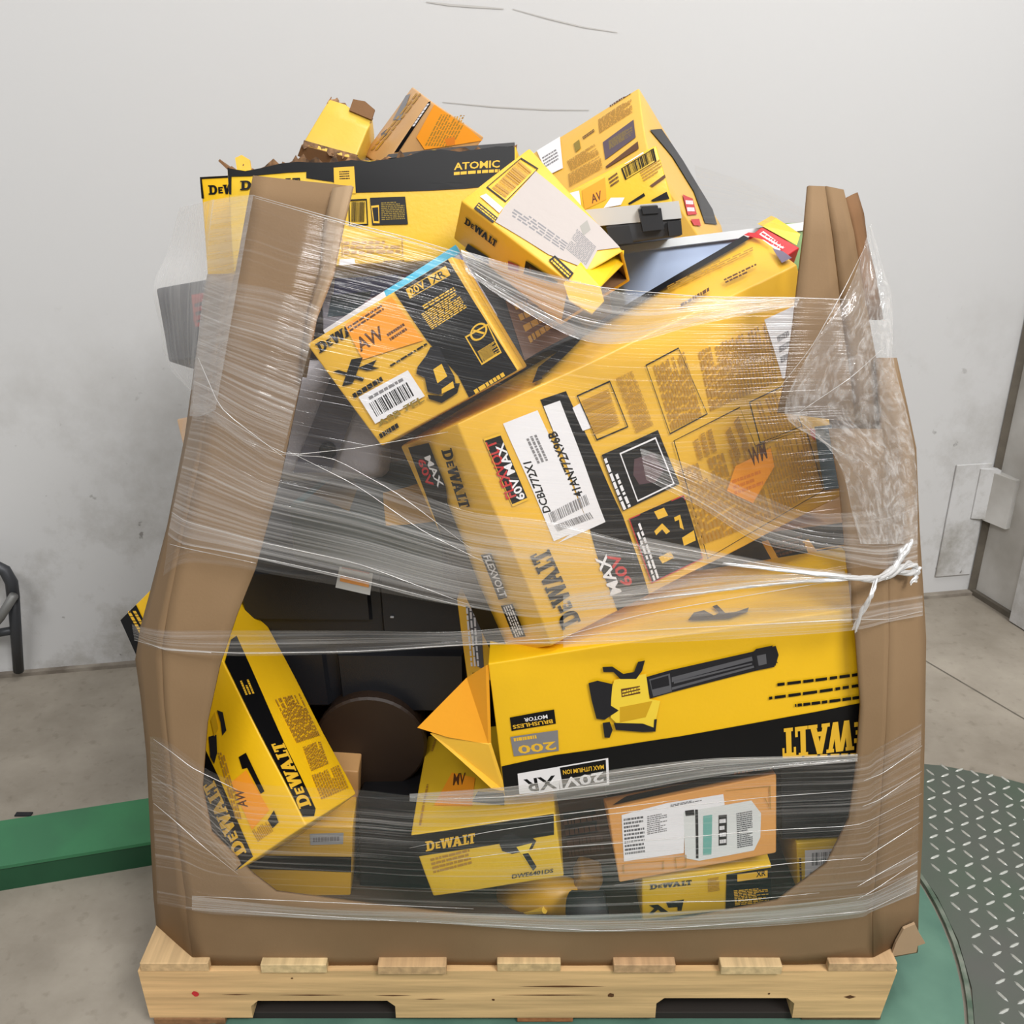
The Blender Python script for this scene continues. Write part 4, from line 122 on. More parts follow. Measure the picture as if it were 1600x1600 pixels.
G['film']['left_tent'] = [[[-0.4847,1.46,1.2413],[-0.431,1.38,1.2547],[-0.3875,1.31,1.2667]],[[-0.4958,1.42,1.1877],[-0.4392,1.35,1.2014],[-0.3966,1.29,1.2134]],[[-0.4952,1.34,1.1478],[-0.44,1.3,1.1624],[-0.4023,1.27,1.1674]],[[-0.4896,1.33,1.0959],[-0.4412,1.28,1.1066],[-0.41,1.25,1.113]],[[-0.4799,1.31,1.0483],[-0.4402,1.27,1.0585],[-0.4191,1.245,1.0631]],[[-0.4321,1.25,1.0267],[-0.4278,1.245,1.0281],[-0.4236,1.24,1.0296]]]
G['film']['back_right'] = [[[0.2684,1.5,1.2979],[0.2745,1.48,1.2574],[0.2796,1.45,1.2181]],[[0.3415,1.42,1.2752],[0.3461,1.41,1.2503],[0.3486,1.39,1.2231]],[[0.3872,1.3,1.2525],[0.3892,1.3,1.2365],[0.3913,1.3,1.2187]]]
G['strands'] = [[[-0.3132,1.2172,1.2791],[-0.1878,1.1695,1.2516],[-0.12,1.1612,1.2359],[-0.0584,1.1525,1.2195]],[[-0.3093,1.2098,1.2768],[-0.1877,1.1681,1.2489],[-0.12,1.1594,1.2325],[-0.0599,1.1506,1.2154]],[[-0.0584,1.1521,1.2189],[0.015,1.1462,1.1999],[0.1053,1.141,1.1816],[0.2258,1.1382,1.1716],[0.3312,1.138,1.1709],[0.3991,1.1374,1.1688]],[[-0.3745,1.1502,1.0303],[-0.2772,1.105,0.9856],[-0.187,1.106,0.9952],[-0.0776,1.1091,1.0146]],[[-0.3998,1.203,1.0821],[-0.354,1.1229,1.0386],[-0.2774,1.1047,0.9824]],[[-0.281,1.1052,0.9872],[-0.2188,1.1048,0.9832],[-0.1422,1.1002,0.9388],[-0.0483,1.0927,0.8637]],[[-0.2729,1.1056,0.9912],[-0.1892,1.101,0.9469],[-0.112,1.0952,0.8891],[-0.0323,1.091,0.8466]],[[-0.4479,1.1625,0.8866],[-0.421,1.1349,0.8848],[-0.3053,1.0935,0.8722],[-0.194,1.091,0.8466],[-0.0494,1.0882,0.7859]],[[-0.4264,1.127,0.8566],[-0.3148,1.0917,0.8535],[-0.1953,1.09,0.8245],[-0.0535,1.0881,0.784]],[[-0.5212,1.1507,0.6996],[-0.4601,1.1012,0.7152],[-0.3606,1.0855,0.7179],[-0.2011,1.0856,0.7208],[-0.0459,1.0858,0.7322],[0.1667,1.086,0.7379]],[[-0.0459,1.0858,0.7312],[0.1661,1.0866,0.7519],[0.4382,1.0873,0.7676],[0.4961,1.1096,0.755],[0.554,1.1411,0.7501]],[[-0.5051,1.1203,0.5566],[-0.4718,1.0946,0.5541],[-0.4414,1.081,0.5375],[-0.3818,1.0801,0.5]],[[-0.5253,1.1285,0.4373],[-0.489,1.101,0.4315],[-0.44,1.0777,0.3997],[-0.3984,1.0795,0.3494]],[[-0.1467,1.0777,0.3997],[-0.0364,1.0783,0.4282],[0.1353,1.0791,0.4595],[0.3579,1.0798,0.4891],[0.4817,1.0801,0.5]],[[-0.0922,1.0771,0.3767],[0.0458,1.0777,0.3997],[0.1464,1.0779,0.4077],[0.3635,1.0784,0.4315],[0.4943,1.0786,0.4394],[0.5986,1.1306,0.453]],[[-0.0726,1.0786,0.4394],[0.0901,1.0791,0.4617],[0.233,1.0797,0.4837]],[[0.1502,1.0821,0.3262],[0.2795,1.0798,0.3467],[0.388,1.077,0.3709],[0.509,1.0826,0.3776]],[[0.1807,1.0863,0.2887],[0.3325,1.086,0.2915],[0.4531,1.084,0.3097]],[[-0.1544,1.091,0.246],[0.0,1.0919,0.2361],[0.136,1.0928,0.2248],[0.2904,1.0919,0.2361],[0.5178,1.0898,0.2663],[0.5448,1.0998,0.2626],[0.6212,1.1325,0.2746]],[[-0.4762,1.0917,0.2958],[-0.3794,1.0856,0.2957],[-0.2284,1.0866,0.2859],[-0.0573,1.0879,0.2746]],[[-0.4925,1.1001,0.2647],[-0.3357,1.0891,0.2632],[-0.1544,1.091,0.246]],[[0.4884,1.0805,0.5162],[0.5205,1.096,0.517],[0.5844,1.1289,0.5393]],[[0.4925,1.0794,0.4727],[0.5215,1.0947,0.4711],[0.591,1.1289,0.4945]],[[0.5036,1.0791,0.3748],[0.5299,1.0949,0.3781],[0.6061,1.1317,0.3991]],[[0.5074,1.0826,0.3234],[0.5353,1.0952,0.3295],[0.6136,1.1323,0.3439]],[[0.5126,1.0863,0.295],[0.5378,1.096,0.3015],[0.6144,1.1317,0.3258]],[[-0.0178,1.0801,0.5032],[0.1415,1.0808,0.5301],[0.2639,1.0813,0.5502],[0.4741,1.0815,0.5576]],[[-0.1254,1.0797,0.4837],[0.0,1.0798,0.4891],[0.1422,1.0804,0.514],[0.2649,1.081,0.5375]],[[0.05,1.086,0.7379],[0.165,1.0877,0.7749],[0.3271,1.0891,0.8067],[0.431,1.09,0.8263]],[[0.1605,1.0939,0.8764],[0.258,1.092,0.8569],[0.3483,1.0907,0.8396],[0.4306,1.0902,0.829]],[[0.082,1.0887,0.7976],[0.1963,1.0891,0.8067],[0.3095,1.0898,0.8201],[0.4309,1.0901,0.8272]],[[0.4336,1.212,1.2197],[0.391,1.141,1.1816],[0.357,1.126,1.1166],[0.3187,1.1173,1.0643]],[[0.4673,1.1842,1.103],[0.4057,1.1198,1.0793],[0.34,1.1122,1.0338]],[[0.34,1.1122,1.0338],[0.3895,1.106,0.9952],[0.4223,1.1043,0.9792]],[[-0.4951,1.1297,0.7071],[-0.4625,1.1025,0.7134],[-0.394,1.0855,0.7189]],[[-0.4508,1.147,0.8474],[-0.4235,1.1219,0.8536],[-0.3234,1.091,0.8466]]]
G['ropes'] = [{"p":[[0.2658,1.087,0.8486],[0.3474,1.0865,0.8381],[0.4211,1.0861,0.8301],[0.4699,1.1013,0.8206],[0.4995,1.1255,0.8251],[0.5131,1.1372,0.8408],[0.5249,1.1468,0.8521]],"r":[0.002,0.004,0.0055,0.006,0.008,0.009,0.004]},{"p":[[0.1635,1.0846,0.7971],[0.2686,1.0853,0.8114],[0.3571,1.0858,0.8221],[0.4214,1.086,0.8275],[0.4699,1.1013,0.8206]],"r":[0.001,0.002,0.003,0.004,0.005]},{"p":[[0.4673,1.099,0.8218],[0.4571,1.0856,0.8039],[0.4499,1.0839,0.7817],[0.4435,1.0826,0.7542]],"r":[0.003,0.005,0.0055,0.002]},{"p":[[0.4804,1.1105,0.8168],[0.5073,1.1289,0.8207],[0.5344,1.1433,0.8173],[0.5378,1.1416,0.803],[0.5298,1.1352,0.7949]],"r":[0.005,0.007,0.006,0.005,0.002]},{"p":[[0.5077,1.1277,0.8147],[0.5295,1.139,0.8109],[0.5392,1.1446,0.8119]],"r":[0.004,0.006,0.004]}]
G['stringer'] = {"x":[-0.5858,0.6072],"n1":[-0.4194,-0.1878],"n2":[0.2317,0.4531]}
G['deck'] = [[-0.5837,-0.4766],[-0.3939,-0.2908],[-0.2102,-0.1031],[-0.0235,0.0765],[0.1592,0.2561],[0.3266,0.4225],[0.497,0.6041]]
G['bottom'] = [[-0.5796,-0.4643],[0.0082,0.099],[0.4715,0.6001]]
G['plate_edge'] = [[0.9224,1.7775],[0.9689,1.7707],[1.0074,1.7594],[1.0691,1.7371],[1.1264,1.7087]]
G['tag'] = [[-0.2542,1.3249,0.7663],[-0.2049,1.3223,0.7668],[-0.2203,1.32,0.6795],[-0.2736,1.3232,0.6913]]
G['tag2'] = [[-0.2518,1.322,0.7676],[-0.2095,1.3197,0.765],[-0.219,1.3185,0.7169],[-0.261,1.321,0.7255]]
G['tag3'] = [[-0.2637,1.3207,0.7136],[-0.2196,1.318,0.7039],[-0.2211,1.3178,0.6941],[-0.2653,1.3204,0.7038]]
G['tflap1'] = [[0.0644,1.195,1.1792],[0.0836,1.22,1.1977],[0.0983,1.25,1.2052],[0.1477,1.3,1.2031],[0.1453,1.28,1.1888],[0.1091,1.2,1.1729]]
G['tflap2'] = [[0.0628,1.194,1.1793],[0.1089,1.198,1.1732],[0.114,1.195,1.1565],[0.099,1.19,1.1417],[0.0709,1.19,1.1575]]
G['stand'] = {"leg":[[-1.2791,2.13,0.0289],[-1.2516,2.11,0.151],[-1.23,2.1,0.2656]],"rail":[[-1.226,2.09,0.262],[-1.2217,2.09,0.3062],[-1.2309,2.09,0.3375],[-1.2692,2.09,0.3617],[-1.3319,2.09,0.3582]],"brace":[[-1.2109,2.07,0.2815],[-1.2581,2.07,0.2194],[-1.3389,2.07,0.1377]],"bar":[[-1.2578,2.11,0.1603],[-1.3081,2.11,0.151],[-1.3897,2.11,0.1473]],"leg2":[[-1.4354,2.13,0.0055],[-1.388,2.11,0.1695],[-1.3402,2.1,0.3447]]}
G['flap1'] = [[-0.0362,1.135,0.6683],[-0.0638,1.15,0.639],[-0.1327,1.12,0.5763],[-0.0901,1.12,0.5601],[-0.0337,1.128,0.5422]]
G['flap2'] = [[-0.0337,1.127,0.5429],[-0.1153,1.122,0.5651],[-0.0729,1.12,0.5205],[-0.0296,1.12,0.4709],[-0.0131,1.13,0.4582]]
G['grinder'] = {"body":[[-0.0109,1.25,0.1386],[0.0531,1.22,0.1754],[0.1101,1.2,0.1814]],"handle":[[0.0947,1.16,0.204],[0.1212,1.15,0.2115],[0.1492,1.15,0.2182]],"head":[[0.099,1.2,0.2047],[0.1505,1.2,0.2222]]}
G['bucket'] = [[-0.3211,1.42,0.3225],[-0.3618,1.6,0.1884]]
G['legs'] = {"leg":[[-1.2267,2.1,0.2745],[-1.2764,2.12,0.0352]]}
# ------------------------------------------------------------------ helpers
def lin(c):
    return tuple(((v/255)/12.92 if v/255 <= .04045 else ((v/255+.055)/1.055)**2.4) for v in c)
MATS = {}
def mat(name, rgb, rough=.5, spec=.5, metal=0.0, bump=0.0, bscale=200, var=0.0, vscale=6.0, vrgb=None, stretch=None):
    if name in MATS: return MATS[name]
    m = bpy.data.materials.new(name); m.use_nodes = True; nt = m.node_tree; b = nt.nodes['Principled BSDF']
    c = lin(rgb)
    b.inputs['Base Color'].default_value = (*c, 1); b.inputs['Roughness'].default_value = rough
    b.inputs['Specular IOR Level'].default_value = spec; b.inputs['Metallic'].default_value = metal
    if var or bump:
        tc = nt.nodes.new('ShaderNodeTexCoord'); mp = nt.nodes.new('ShaderNodeMapping')
        nt.links.new(tc.outputs['Object'], mp.inputs[0])
        if stretch: mp.inputs['Scale'].default_value = stretch
    if var:
        n = nt.nodes.new('ShaderNodeTexNoise'); n.inputs['Scale'].default_value = vscale; n.inputs['Detail'].default_value = 6
        nt.links.new(mp.outputs[0], n.inputs['Vector'])
        r = nt.nodes.new('ShaderNodeValToRGB'); r.color_ramp.elements[0].position = .35; r.color_ramp.elements[1].position = .68
        c2 = lin(vrgb) if vrgb else tuple(v*(1-var) for v in c)
        r.color_ramp.elements[0].color = (*c2, 1); r.color_ramp.elements[1].color = (*c, 1)
        nt.links.new(n.outputs['Fac'], r.inputs[0]); nt.links.new(r.outputs[0], b.inputs['Base Color'])
    if bump:
        n2 = nt.nodes.new('ShaderNodeTexNoise'); n2.inputs['Scale'].default_value = bscale; n2.inputs['Detail'].default_value = 4
        nt.links.new(mp.outputs[0], n2.inputs['Vector'])
        bp = nt.nodes.new('ShaderNodeBump'); bp.inputs['Strength'].default_value = bump; bp.inputs['Distance'].default_value = .002
        nt.links.new(n2.outputs['Fac'], bp.inputs['Height']); nt.links.new(bp.outputs[0], b.inputs['Normal'])
    MATS[name] = m; return m
PAL = dict(black=(13,13,15), dark=(30,30,33), charcoal=(34,34,38), gold=(232,182,48), white=(232,230,232), white2=(214,216,214), grey=(128,126,128), greyd=(88,88,92),
  grey2=(150,146,138), orange=(250,160,40), orange2=(226,130,40), orangeb=(196,112,60), brown=(92,56,30), brownp=(174,130,50), brown2=(92,62,44), red=(190,40,40), redd=(196,42,48), redb=(150,62,60),
  plum=(82,60,66), plum2=(120,108,128), plum3=(86,72,84), olive=(140,118,40), olive2=(110,84,40), yellow2=(240,206,60), yellow3=(206,160,24), slate=(72,88,96), teal=(110,170,160), teal2=(40,92,100),
  paper=(184,175,170), silver=(176,178,180), cyan=(70,180,214), blue1=(120,124,178), blue2=(96,104,170), pinkp=(168,110,130), rose=(176,128,146))
def ink(c):
    if c == 'paper': return mat('ink_paper', PAL[c], rough=.75, spec=.15, bump=1.0, bscale=22)
    return mat('ink_'+c, PAL[c], rough=.38 if c in ('black','dark','charcoal') else .45, spec=.25 if c in ('black','dark','charcoal') else .4)
def tag(o, label=None, cat=None, group=None, kind=None):
    if label: o['label'] = label
    if cat: o['category'] = cat
    if group: o['group'] = group
    if kind: o['kind'] = kind
    return o
def link(name, verts, faces, mats, parent=None, midx=None, smooth=False, loc=None):
    me = bpy.data.meshes.new(name); 
    if loc is not None: verts = [tuple(Vector(v)-Vector(loc)) for v in verts]
    me.from_pydata([tuple(v) for v in verts], [], faces)
    for m in (mats if isinstance(mats, (list, tuple)) else [mats]): me.materials.append(m)
    if midx: me.polygons.foreach_set('material_index', midx)
    if smooth: me.polygons.foreach_set('use_smooth', [True]*len(me.polygons))
    me.update(); o = bpy.data.objects.new(name, me); COL.objects.link(o)
    if parent is not None: o.parent = parent
    elif loc is not None: o.location = loc
    return o
def empty(name, loc, rz=0):
    o = bpy.data.objects.new(name, None); COL.objects.link(o); o.location = loc; o.rotation_euler = (0, 0, rz); o.empty_display_size = .05
    return o
class MB:
    def __init__(s): s.bm = bmesh.new()
    def box(s, c, d, rot=None, bev=0.0, seg=2):
        r = bmesh.ops.create_cube(s.bm, size=1)['verts']
        for v in r:
            v.co = Vector((v.co.x*d[0], v.co.y*d[1], v.co.z*d[2]))
        if bev:
            es = list({e for v in r for e in v.link_edges})
            q = bmesh.ops.bevel(s.bm, geom=es, offset=bev, segments=seg, affect='EDGES', profile=.5)
            r = list({v for f in q['faces'] for v in f.verts} | {v for v in r if v.is_valid})
        M = Matrix.Translation(c) @ (rot.to_4x4() if rot else Matrix.Identity(4))
        bmesh.ops.transform(s.bm, matrix=M, verts=r); return s
    def prism(s, pts, vec):
        vs = [s.bm.verts.new(p) for p in pts]; f = s.bm.faces.new(vs)
        e = bmesh.ops.extrude_face_region(s.bm, geom=[f]); nv = [v for v in e['geom'] if isinstance(v, bmesh.types.BMVert)]
        bmesh.ops.translate(s.bm, vec=vec, verts=nv); return s
    def tube(s, pts, rad, n=10, cap=True, flat=1.0):
        pts = [Vector(p) for p in pts]; rings = []
        for i, p in enumerate(pts):
            t = (pts[min(i+1, len(pts)-1)]-pts[max(i-1, 0)]).normalized()
            a = t.cross(Vector((0, 1, 0.13))).normalized(); b = t.cross(a).normalized()
            r = rad[i] if isinstance(rad, (list, tuple)) else rad
            rings.append([s.bm.verts.new(p+a*r*math.cos(2*math.pi*k/n)+b*r*flat*math.sin(2*math.pi*k/n)) for k in range(n)])
        for a, b in zip(rings, rings[1:]):
            for k in range(n): s.bm.faces.new((a[k], a[(k+1) % n], b[(k+1) % n], b[k]))
        if cap: s.bm.faces.new(rings[0]); s.bm.faces.new(rings[-1][::-1])
        return s
    def lathe(s, prof, c, n=32, rot=None):
        rings = []
        for r, z in prof: rings.append([s.bm.verts.new((r*math.cos(2*math.pi*k/n), r*math.sin(2*math.pi*k/n), z)) for k in range(n)])
        for a, b in zip(rings, rings[1:]):
            for k in range(n): s.bm.faces.new((a[k], a[(k+1) % n], b[(k+1) % n], b[k]))
        s.bm.faces.new(rings[0][::-1]); s.bm.faces.new(rings[-1])
        vs = [v for r in rings for v in r]
        bmesh.ops.transform(s.bm, matrix=Matrix.Translation(c) @ (rot.to_4x4() if rot else Matrix.Identity(4)), verts=vs); return s
    def build(s, name, m, parent=None, loc=None, smooth=False):
        bmesh.ops.recalc_face_normals(s.bm, faces=s.bm.faces)
        if loc is not None: bmesh.ops.translate(s.bm, vec=-Vector(loc), verts=s.bm.verts)
        me = bpy.data.meshes.new(name); s.bm.to_mesh(me); s.bm.free(); me.materials.append(m)
        if smooth: me.polygons.foreach_set('use_smooth', [True]*len(me.polygons))
        o = bpy.data.objects.new(name, me); COL.objects.link(o)
        if parent is not None: o.parent = parent
        elif loc is not None: o.location = loc
        return o

# ------------------------------------------------------------------ glyphs
_T = {}
def glyphs(s):
    if s in _T: return _T[s]
    cu = bpy.data.curves.new('lettering', 'FONT'); cu.body = s; cu.size = 1; cu.offset = .022; cu.resolution_u = 2
    o = bpy.data.objects.new('lettering', cu); COL.objects.link(o)
    dg = bpy.context.evaluated_depsgraph_get(); me = bpy.data.meshes.new_from_object(o.evaluated_get(dg))
    v = np.array([x.co[:2] for x in me.vertices]); f = [tuple(p.vertices) for p in me.polygons]
    bpy.data.objects.remove(o); bpy.data.curves.remove(cu); bpy.data.meshes.remove(me)
    lo, hi = v.min(0), v.max(0); v = (v-lo)/(hi-lo)
    _T[s] = (v.tolist(), f); return _T[s]
def slab_logo():
    # heavy slab-serif capitals, unit box; small second letter
    V, F = [], []
    def q(*p):
        i = len(V); V.extend(p); F.append(tuple(range(i, i+len(p))))
    def r(x0, y0, x1, y1): q((x0, y0), (x1, y0), (x1, y1), (x0, y1))
    # D 0..0.19
    r(0, 0, .03, .14); r(0, .86, .03, 1); r(.025, 0, .075, 1)
    for k in range(8):
        a, b = -math.pi/2+math.pi*k/8, -math.pi/2+math.pi*(k+1)/8
        q((.10+.085*math.cos(a), .5+.5*math.sin(a)), (.10+.085*math.cos(b), .5+.5*math.sin(b)), (.10+.03*math.cos(b), .5+.3*math.sin(b)), (.10+.03*math.cos(a), .5+.3*math.sin(a)))
    r(.07, 0, .105, .2); r(.07, .8, .105, 1)
    # small e 0.2..0.3
    r(.205, .1, .24, .78); r(.235, .1, .30, .25); r(.235, .37, .285, .51); r(.235, .63, .30, .78)
    # W 0.3..0.56
    for x in (.315, .425): q((x, 1), (x+.055, 1), (x+.085, .0), (x+.035, .0)); q((x+.035, 0), (x+.085, 0), (x+.135, 1), (x+.095, 1))
    r(.30, .88, .385, 1); r(.50, .88, .575, 1)
    # A 0.55..0.72
    q((.555, 0), (.605, 0), (.665, 1), (.615, 1)); q((.615, 1), (.665, 1), (.735, 0), (.675, 0)); r(.60, .25, .69, .4); r(.54, 0, .62, .12); r(.66, 0, .75, .12)
    # L 0.75..0.87
    r(.775, 0, .825, 1); r(.755, .88, .845, 1); r(.82, 0, .875, .15); r(.85, .1, .875, .34); r(.755, 0, .78, .12)
    # T 0.87..1
    r(.912, 0, .962, 1); r(.87, .84, 1, 1); r(.87, .66, .892, .86); r(.98, .66, 1.0, .86); r(.895, 0, .98, .12)
    return V, F
LOGO = slab_logo()

# ------------------------------------------------------------------ cartons
FACE = {'F': lambda u, v: (u, 0, v), 'K': lambda u, v: (1-u, 1, v), 'L': lambda u, v: (0, 1-u, v), 'R': lambda u, v: (1, u, v), 'T': lambda u, v: (u, v, 1), 'D': lambda u, v: (u, 1-v, 0)}
PART = {'print': 'printed_panel', 'lettering': 'printed_lettering'}
class Carton:
    def __init__(s, c8, amp=.0018, jag=0.0, seed=0):
        s.c = np.array(c8, float).reshape(2, 2, 2, 3); s.amp = amp; s.jag = jag; s.seed = Vector((seed*3.7, seed*1.3, seed*.7))
        c = s.c; s.L = [float(np.mean(np.linalg.norm(np.diff(c, axis=i), axis=-1))) for i in range(3)]
        f = c.reshape(-1, 3); s.o = Vector((f[:, 0].mean(), f[:, 1].mean(), f[:, 2].min()))
        a = c.mean((1, 2)); ax = a[1]-a[0]; b = c.mean((0, 2)); ay = b[1]-b[0]; d = c.mean((0, 1)); az = d[1]-d[0]
        s.sgn = 1 if np.dot(np.cross(ax, ay), az) > 0 else -1
    def map(s, u, v, w):
        if s.jag and w > .5:
            w = w-s.jag*(max(0, w-.5)*2)**6*(.5+.5*noise.noise(Vector((u*9, v*9, 3))+s.seed)*1.6)
        c = s.c
        p = ((c[0,0,0]*(1-u)+c[1,0,0]*u)*(1-v)+(c[0,1,0]*(1-u)+c[1,1,0]*u)*v)*(1-w)+((c[0,0,1]*(1-u)+c[1,0,1]*u)*(1-v)+(c[0,1,1]*(1-u)+c[1,1,1]*u)*v)*w
        p = Vector(p)
        return p+noise.noise_vector(p*7+s.seed)*s.amp-s.o
    def body(s, name, m, open_faces='', r=.003):
        ax = []
        for L in s.L:
            n = max(3, min(14, int(L/.035))); e = min(.45, r/L)
            ax.append([0, e*.4, e]+[e+(1-2*e)*k/n for k in range(1, n)]+[1-e, 1-e*.4, 1])
        V, F, ids = [], [], {}
        def vid(i, j, k):
            key = (i, j, k)
            if key not in ids:
                q = np.array([ax[0][i]*s.L[0], ax[1][j]*s.L[1], ax[2][k]*s.L[2]]); L = np.array(s.L)
                inn = np.clip(q, r, L-r); d = q-inn; n = np.linalg.norm(d)
                if np.count_nonzero(np.abs(d) > 1e-9) > 1 and n > r: q = inn+d/n*r
                ids[key] = len(V); V.append(s.map(*(q/L)))
            return ids[key]
        N = [len(a) for a in ax]
        def quad(a, b, c, d, flip): F.append((a, b, c, d) if not flip else (d, c, b, a))
        for fc, (axis, end) in {'L': (0, 0), 'R': (0, 1), 'F': (1, 0), 'K': (1, 1), 'D': (2, 0), 'T': (2, 1)}.items():
            if fc in open_faces: continue
            p, q = [i for i in range(3) if i != axis]
            for i in range(N[p]-1):
                for j in range(N[q]-1):
                    def I(a, b):
                        t = [0, 0, 0]; t[axis] = 0 if not end else N[axis]-1; t[p] = a; t[q] = b; return vid(*t)
                    flip = (end == 0) ^ (axis == 1) ^ (s.sgn < 0)
                    quad(I(i, j), I(i+1, j), I(i+1, j+1), I(i, j+1), flip)
        o = link(name, V, F, m, smooth=True); o.location = s.o
        if open_faces:
            md = o.modifiers.new('board', 'SOLIDIFY'); md.thickness = .004; md.offset = -1; o.data.materials.append(KRAFT_D); md.material_offset = 1
        s.obj = o; return o
    def fdim(s, f):
        return {'F': (s.L[0], s.L[2]), 'K': (s.L[0], s.L[2]), 'L': (s.L[1], s.L[2]), 'R': (s.L[1], s.L[2]), 'T': (s.L[0], s.L[1]), 'D': (s.L[0], s.L[1])}[f]
    def pos(s, f, u, v, off):
        e = 1e-3; g = lambda a, b: s.map(*FACE[f](a, b))
        p = g(u, v); n = (g(min(u+e, 1), v)-g(max(u-e, 0), v)).cross(g(u, min(v+e, 1))-g(u, max(v-e, 0))).normalized()*s.sgn
        return p+n*off
    def art(s, items):
        parts = {}; lay = 0; kinds = {}
        rnd = random.Random(7)
        def emit(part, col, f, V2, F2):
            P_ = parts.setdefault(part if part not in PART else (lay, part), dict(v=[], f=[], m=[], mats=[]))
            if col not in P_['mats']: P_['mats'].append(col)
            b = len(P_['v']); off = .0009+lay*.00009
            P_['v'] += [s.pos(f, u, v, off) for u, v in V2]; P_['f'] += [tuple(i+b for i in q) for q in F2]; P_['m'] += [P_['mats'].index(col)]*len(F2)
        def big(part, col, f, poly):
            W, H = s.fdim(f); bm = bmesh.new()
            vs = [bm.verts.new((u*W, v*H, 0)) for u, v in poly]
            tris = tessellate_polygon([[v.co for v in vs]])
            for t in tris:
                try: bm.faces.new([vs[i] for i in t])
                except ValueError: pass
            for _ in range(4):
                es = [e for e in bm.edges if e.calc_length() > .035]
                if not es: break
                bmesh.ops.subdivide_edges(bm, edges=es, cuts=1); bmesh.ops.triangulate(bm, faces=bm.faces)
            bm.verts.index_update()
            bmesh.ops.recalc_face_normals(bm, faces=bm.faces)
            V2 = [(v.co.x/W, v.co.y/H) for v in bm.verts]; F2 = []
            for q in bm.faces:
                ii = [v.index for v in q.verts]; F2.append(ii if q.normal.z > 0 else ii[::-1])
            bm.free(); emit(part, col, f, V2, F2)
        def aff(box, x, y):
            (a, b), (c, d), (e, g) = box; return (a+(c-a)*x+(e-a)*y, b+(d-b)*x+(g-b)*y)
        for it in items:
            k, f, col, part = it[:4]; lay += 1; kinds[lay] = k
            if k == 'q': big(part, col, f, it[4])
            elif k in ('t', 'logo'):
                V2, F2 = LOGO if k == 'logo' else glyphs(it[4])
                emit(part, col, f, [aff(it[5], x, y) for x, y in V2], F2)
            elif k == 'l':
                n = it[4]*(2 if it[4] >= 5 else 1); V2, F2 = [], []
                for i in range(n):
                    y0 = (i+.12)/n if n > 1 else 0; y1 = (i+.68)/n if n > 1 else 1; x = 0; end = 1 if rnd.random() < .7 else rnd.uniform(.6, 1)
                    while x < end-.02:
                        wd = min(rnd.uniform(.05, .17), end-x); b = len(V2)
                        V2 += [aff(it[5], *p) for p in ((x, y0), (x+wd, y0), (x+wd, y1), (x, y1))]; F2.append((b, b+1, b+2, b+3)); x += wd+rnd.uniform(.018, .035)
                emit(part, col, f, V2, F2)
            elif k == 'b':
                V2, F2 = [], []; x = 0
                while x < .99:
                    wd = rnd.choice((.012, .02, .035)); b = len(V2)
                    V2 += [aff(it[5], *p) for p in ((x, 0), (min(1, x+wd), 0), (min(1, x+wd), 1), (x, 1))]; F2.append((b, b+1, b+2, b+3)); x += wd+rnd.choice((.012, .02, .03))
                emit(part, col, f, V2, F2)
            elif k == 'f':
                P = it[5]; n = len(P); W, H = s.fdim(f); c = (sum(p[0] for p in P)/n, sum(p[1] for p in P)/n); V2 = list(P)
                wm = it[4]*.045
                for p in P:
                    d = Vector(((c[0]-p[0])*W, (c[1]-p[1])*H)); d = d.normalized()*min(wm*1.0+.0012, d.length*.4)
                    V2.append((p[0]+d.x/W, p[1]+d.y/H))
                emit(part, col, f, V2, [(i, (i+1) % n, n+(i+1) % n, n+i) for i in range(n)])
            elif k == 'ring':
                V2 = []; n = 24
                for r_ in (.5, .5-it[4]*.5):
                    V2 += [aff(it[5], .5+r_*math.cos(2*math.pi*i/n), .5+r_*math.sin(2*math.pi*i/n)) for i in range(n)]
                F2 = [(i, (i+1) % n, n+(i+1) % n, n+i) for i in range(n)]; b = len(V2)
                V2 += [aff(it[5], *p) for p in ((.2, .72), (.28, .8), (.8, .28), (.72, .2))]; F2.append((b, b+3, b+2, b+1))
                emit(part, col, f, V2, F2)
        for pn, d in parts.items():
            nm = pn if isinstance(pn, str) else {'q': 'printed_panel', 't': 'printed_lettering', 'logo': 'printed_lettering', 'l': 'fine_print', 'b': 'printed_barcode', 'f': 'printed_frame', 'ring': 'printed_symbol'}[kinds[pn[0]]]
            o = link(nm, d['v'], d['f'], [ink(c) for c in d['mats']], parent=s.obj, midx=d['m'])
            if pn in ('orange_sticker',): o['label'] = 'orange paper sticker with handwriting'
            elif pn in ('white_label', 'paper_label'): o['label'] = 'white paper label'
    def seam(s, f, v=.5, along='u', wd=.0016):
        # the slit between the two closing flaps of an end, with a taped edge
        a = [(0.01, v-wd/s.fdim(f)[1]), (.99, v-wd/s.fdim(f)[1]), (.99, v+wd/s.fdim(f)[1]), (.01, v+wd/s.fdim(f)[1])]
        if along == 'v': a = [(y, x) for x, y in a]
        V2 = []; F2 = []
        n = 10
        for i in range(n+1):
            t = i/n
            for k in (0, 3):
                p = a[k]; q = a[k+1 if k == 0 else 2]; V2.append((p[0]+(q[0]-p[0])*t, p[1]+(q[1]-p[1])*t))
        F2 = [(2*i, 2*i+2, 2*i+3, 2*i+1) for i in range(n)]
        link('flap_seam', [s.pos(f, u, v_, .0006) for u, v_ in V2], F2, ink('brown'), parent=s.obj)
YB = dict(rough=.36, spec=.45, var=.06, vscale=5, bump=.12, bscale=160)
def ym(n, rgb): return mat('yellow_board_'+n, rgb, **YB)
KRAFT = mat('kraft_board', (143,117,87), rough=.75, spec=.25, var=.10, vscale=3.5, vrgb=(130,104,75), bump=.10, bscale=300)
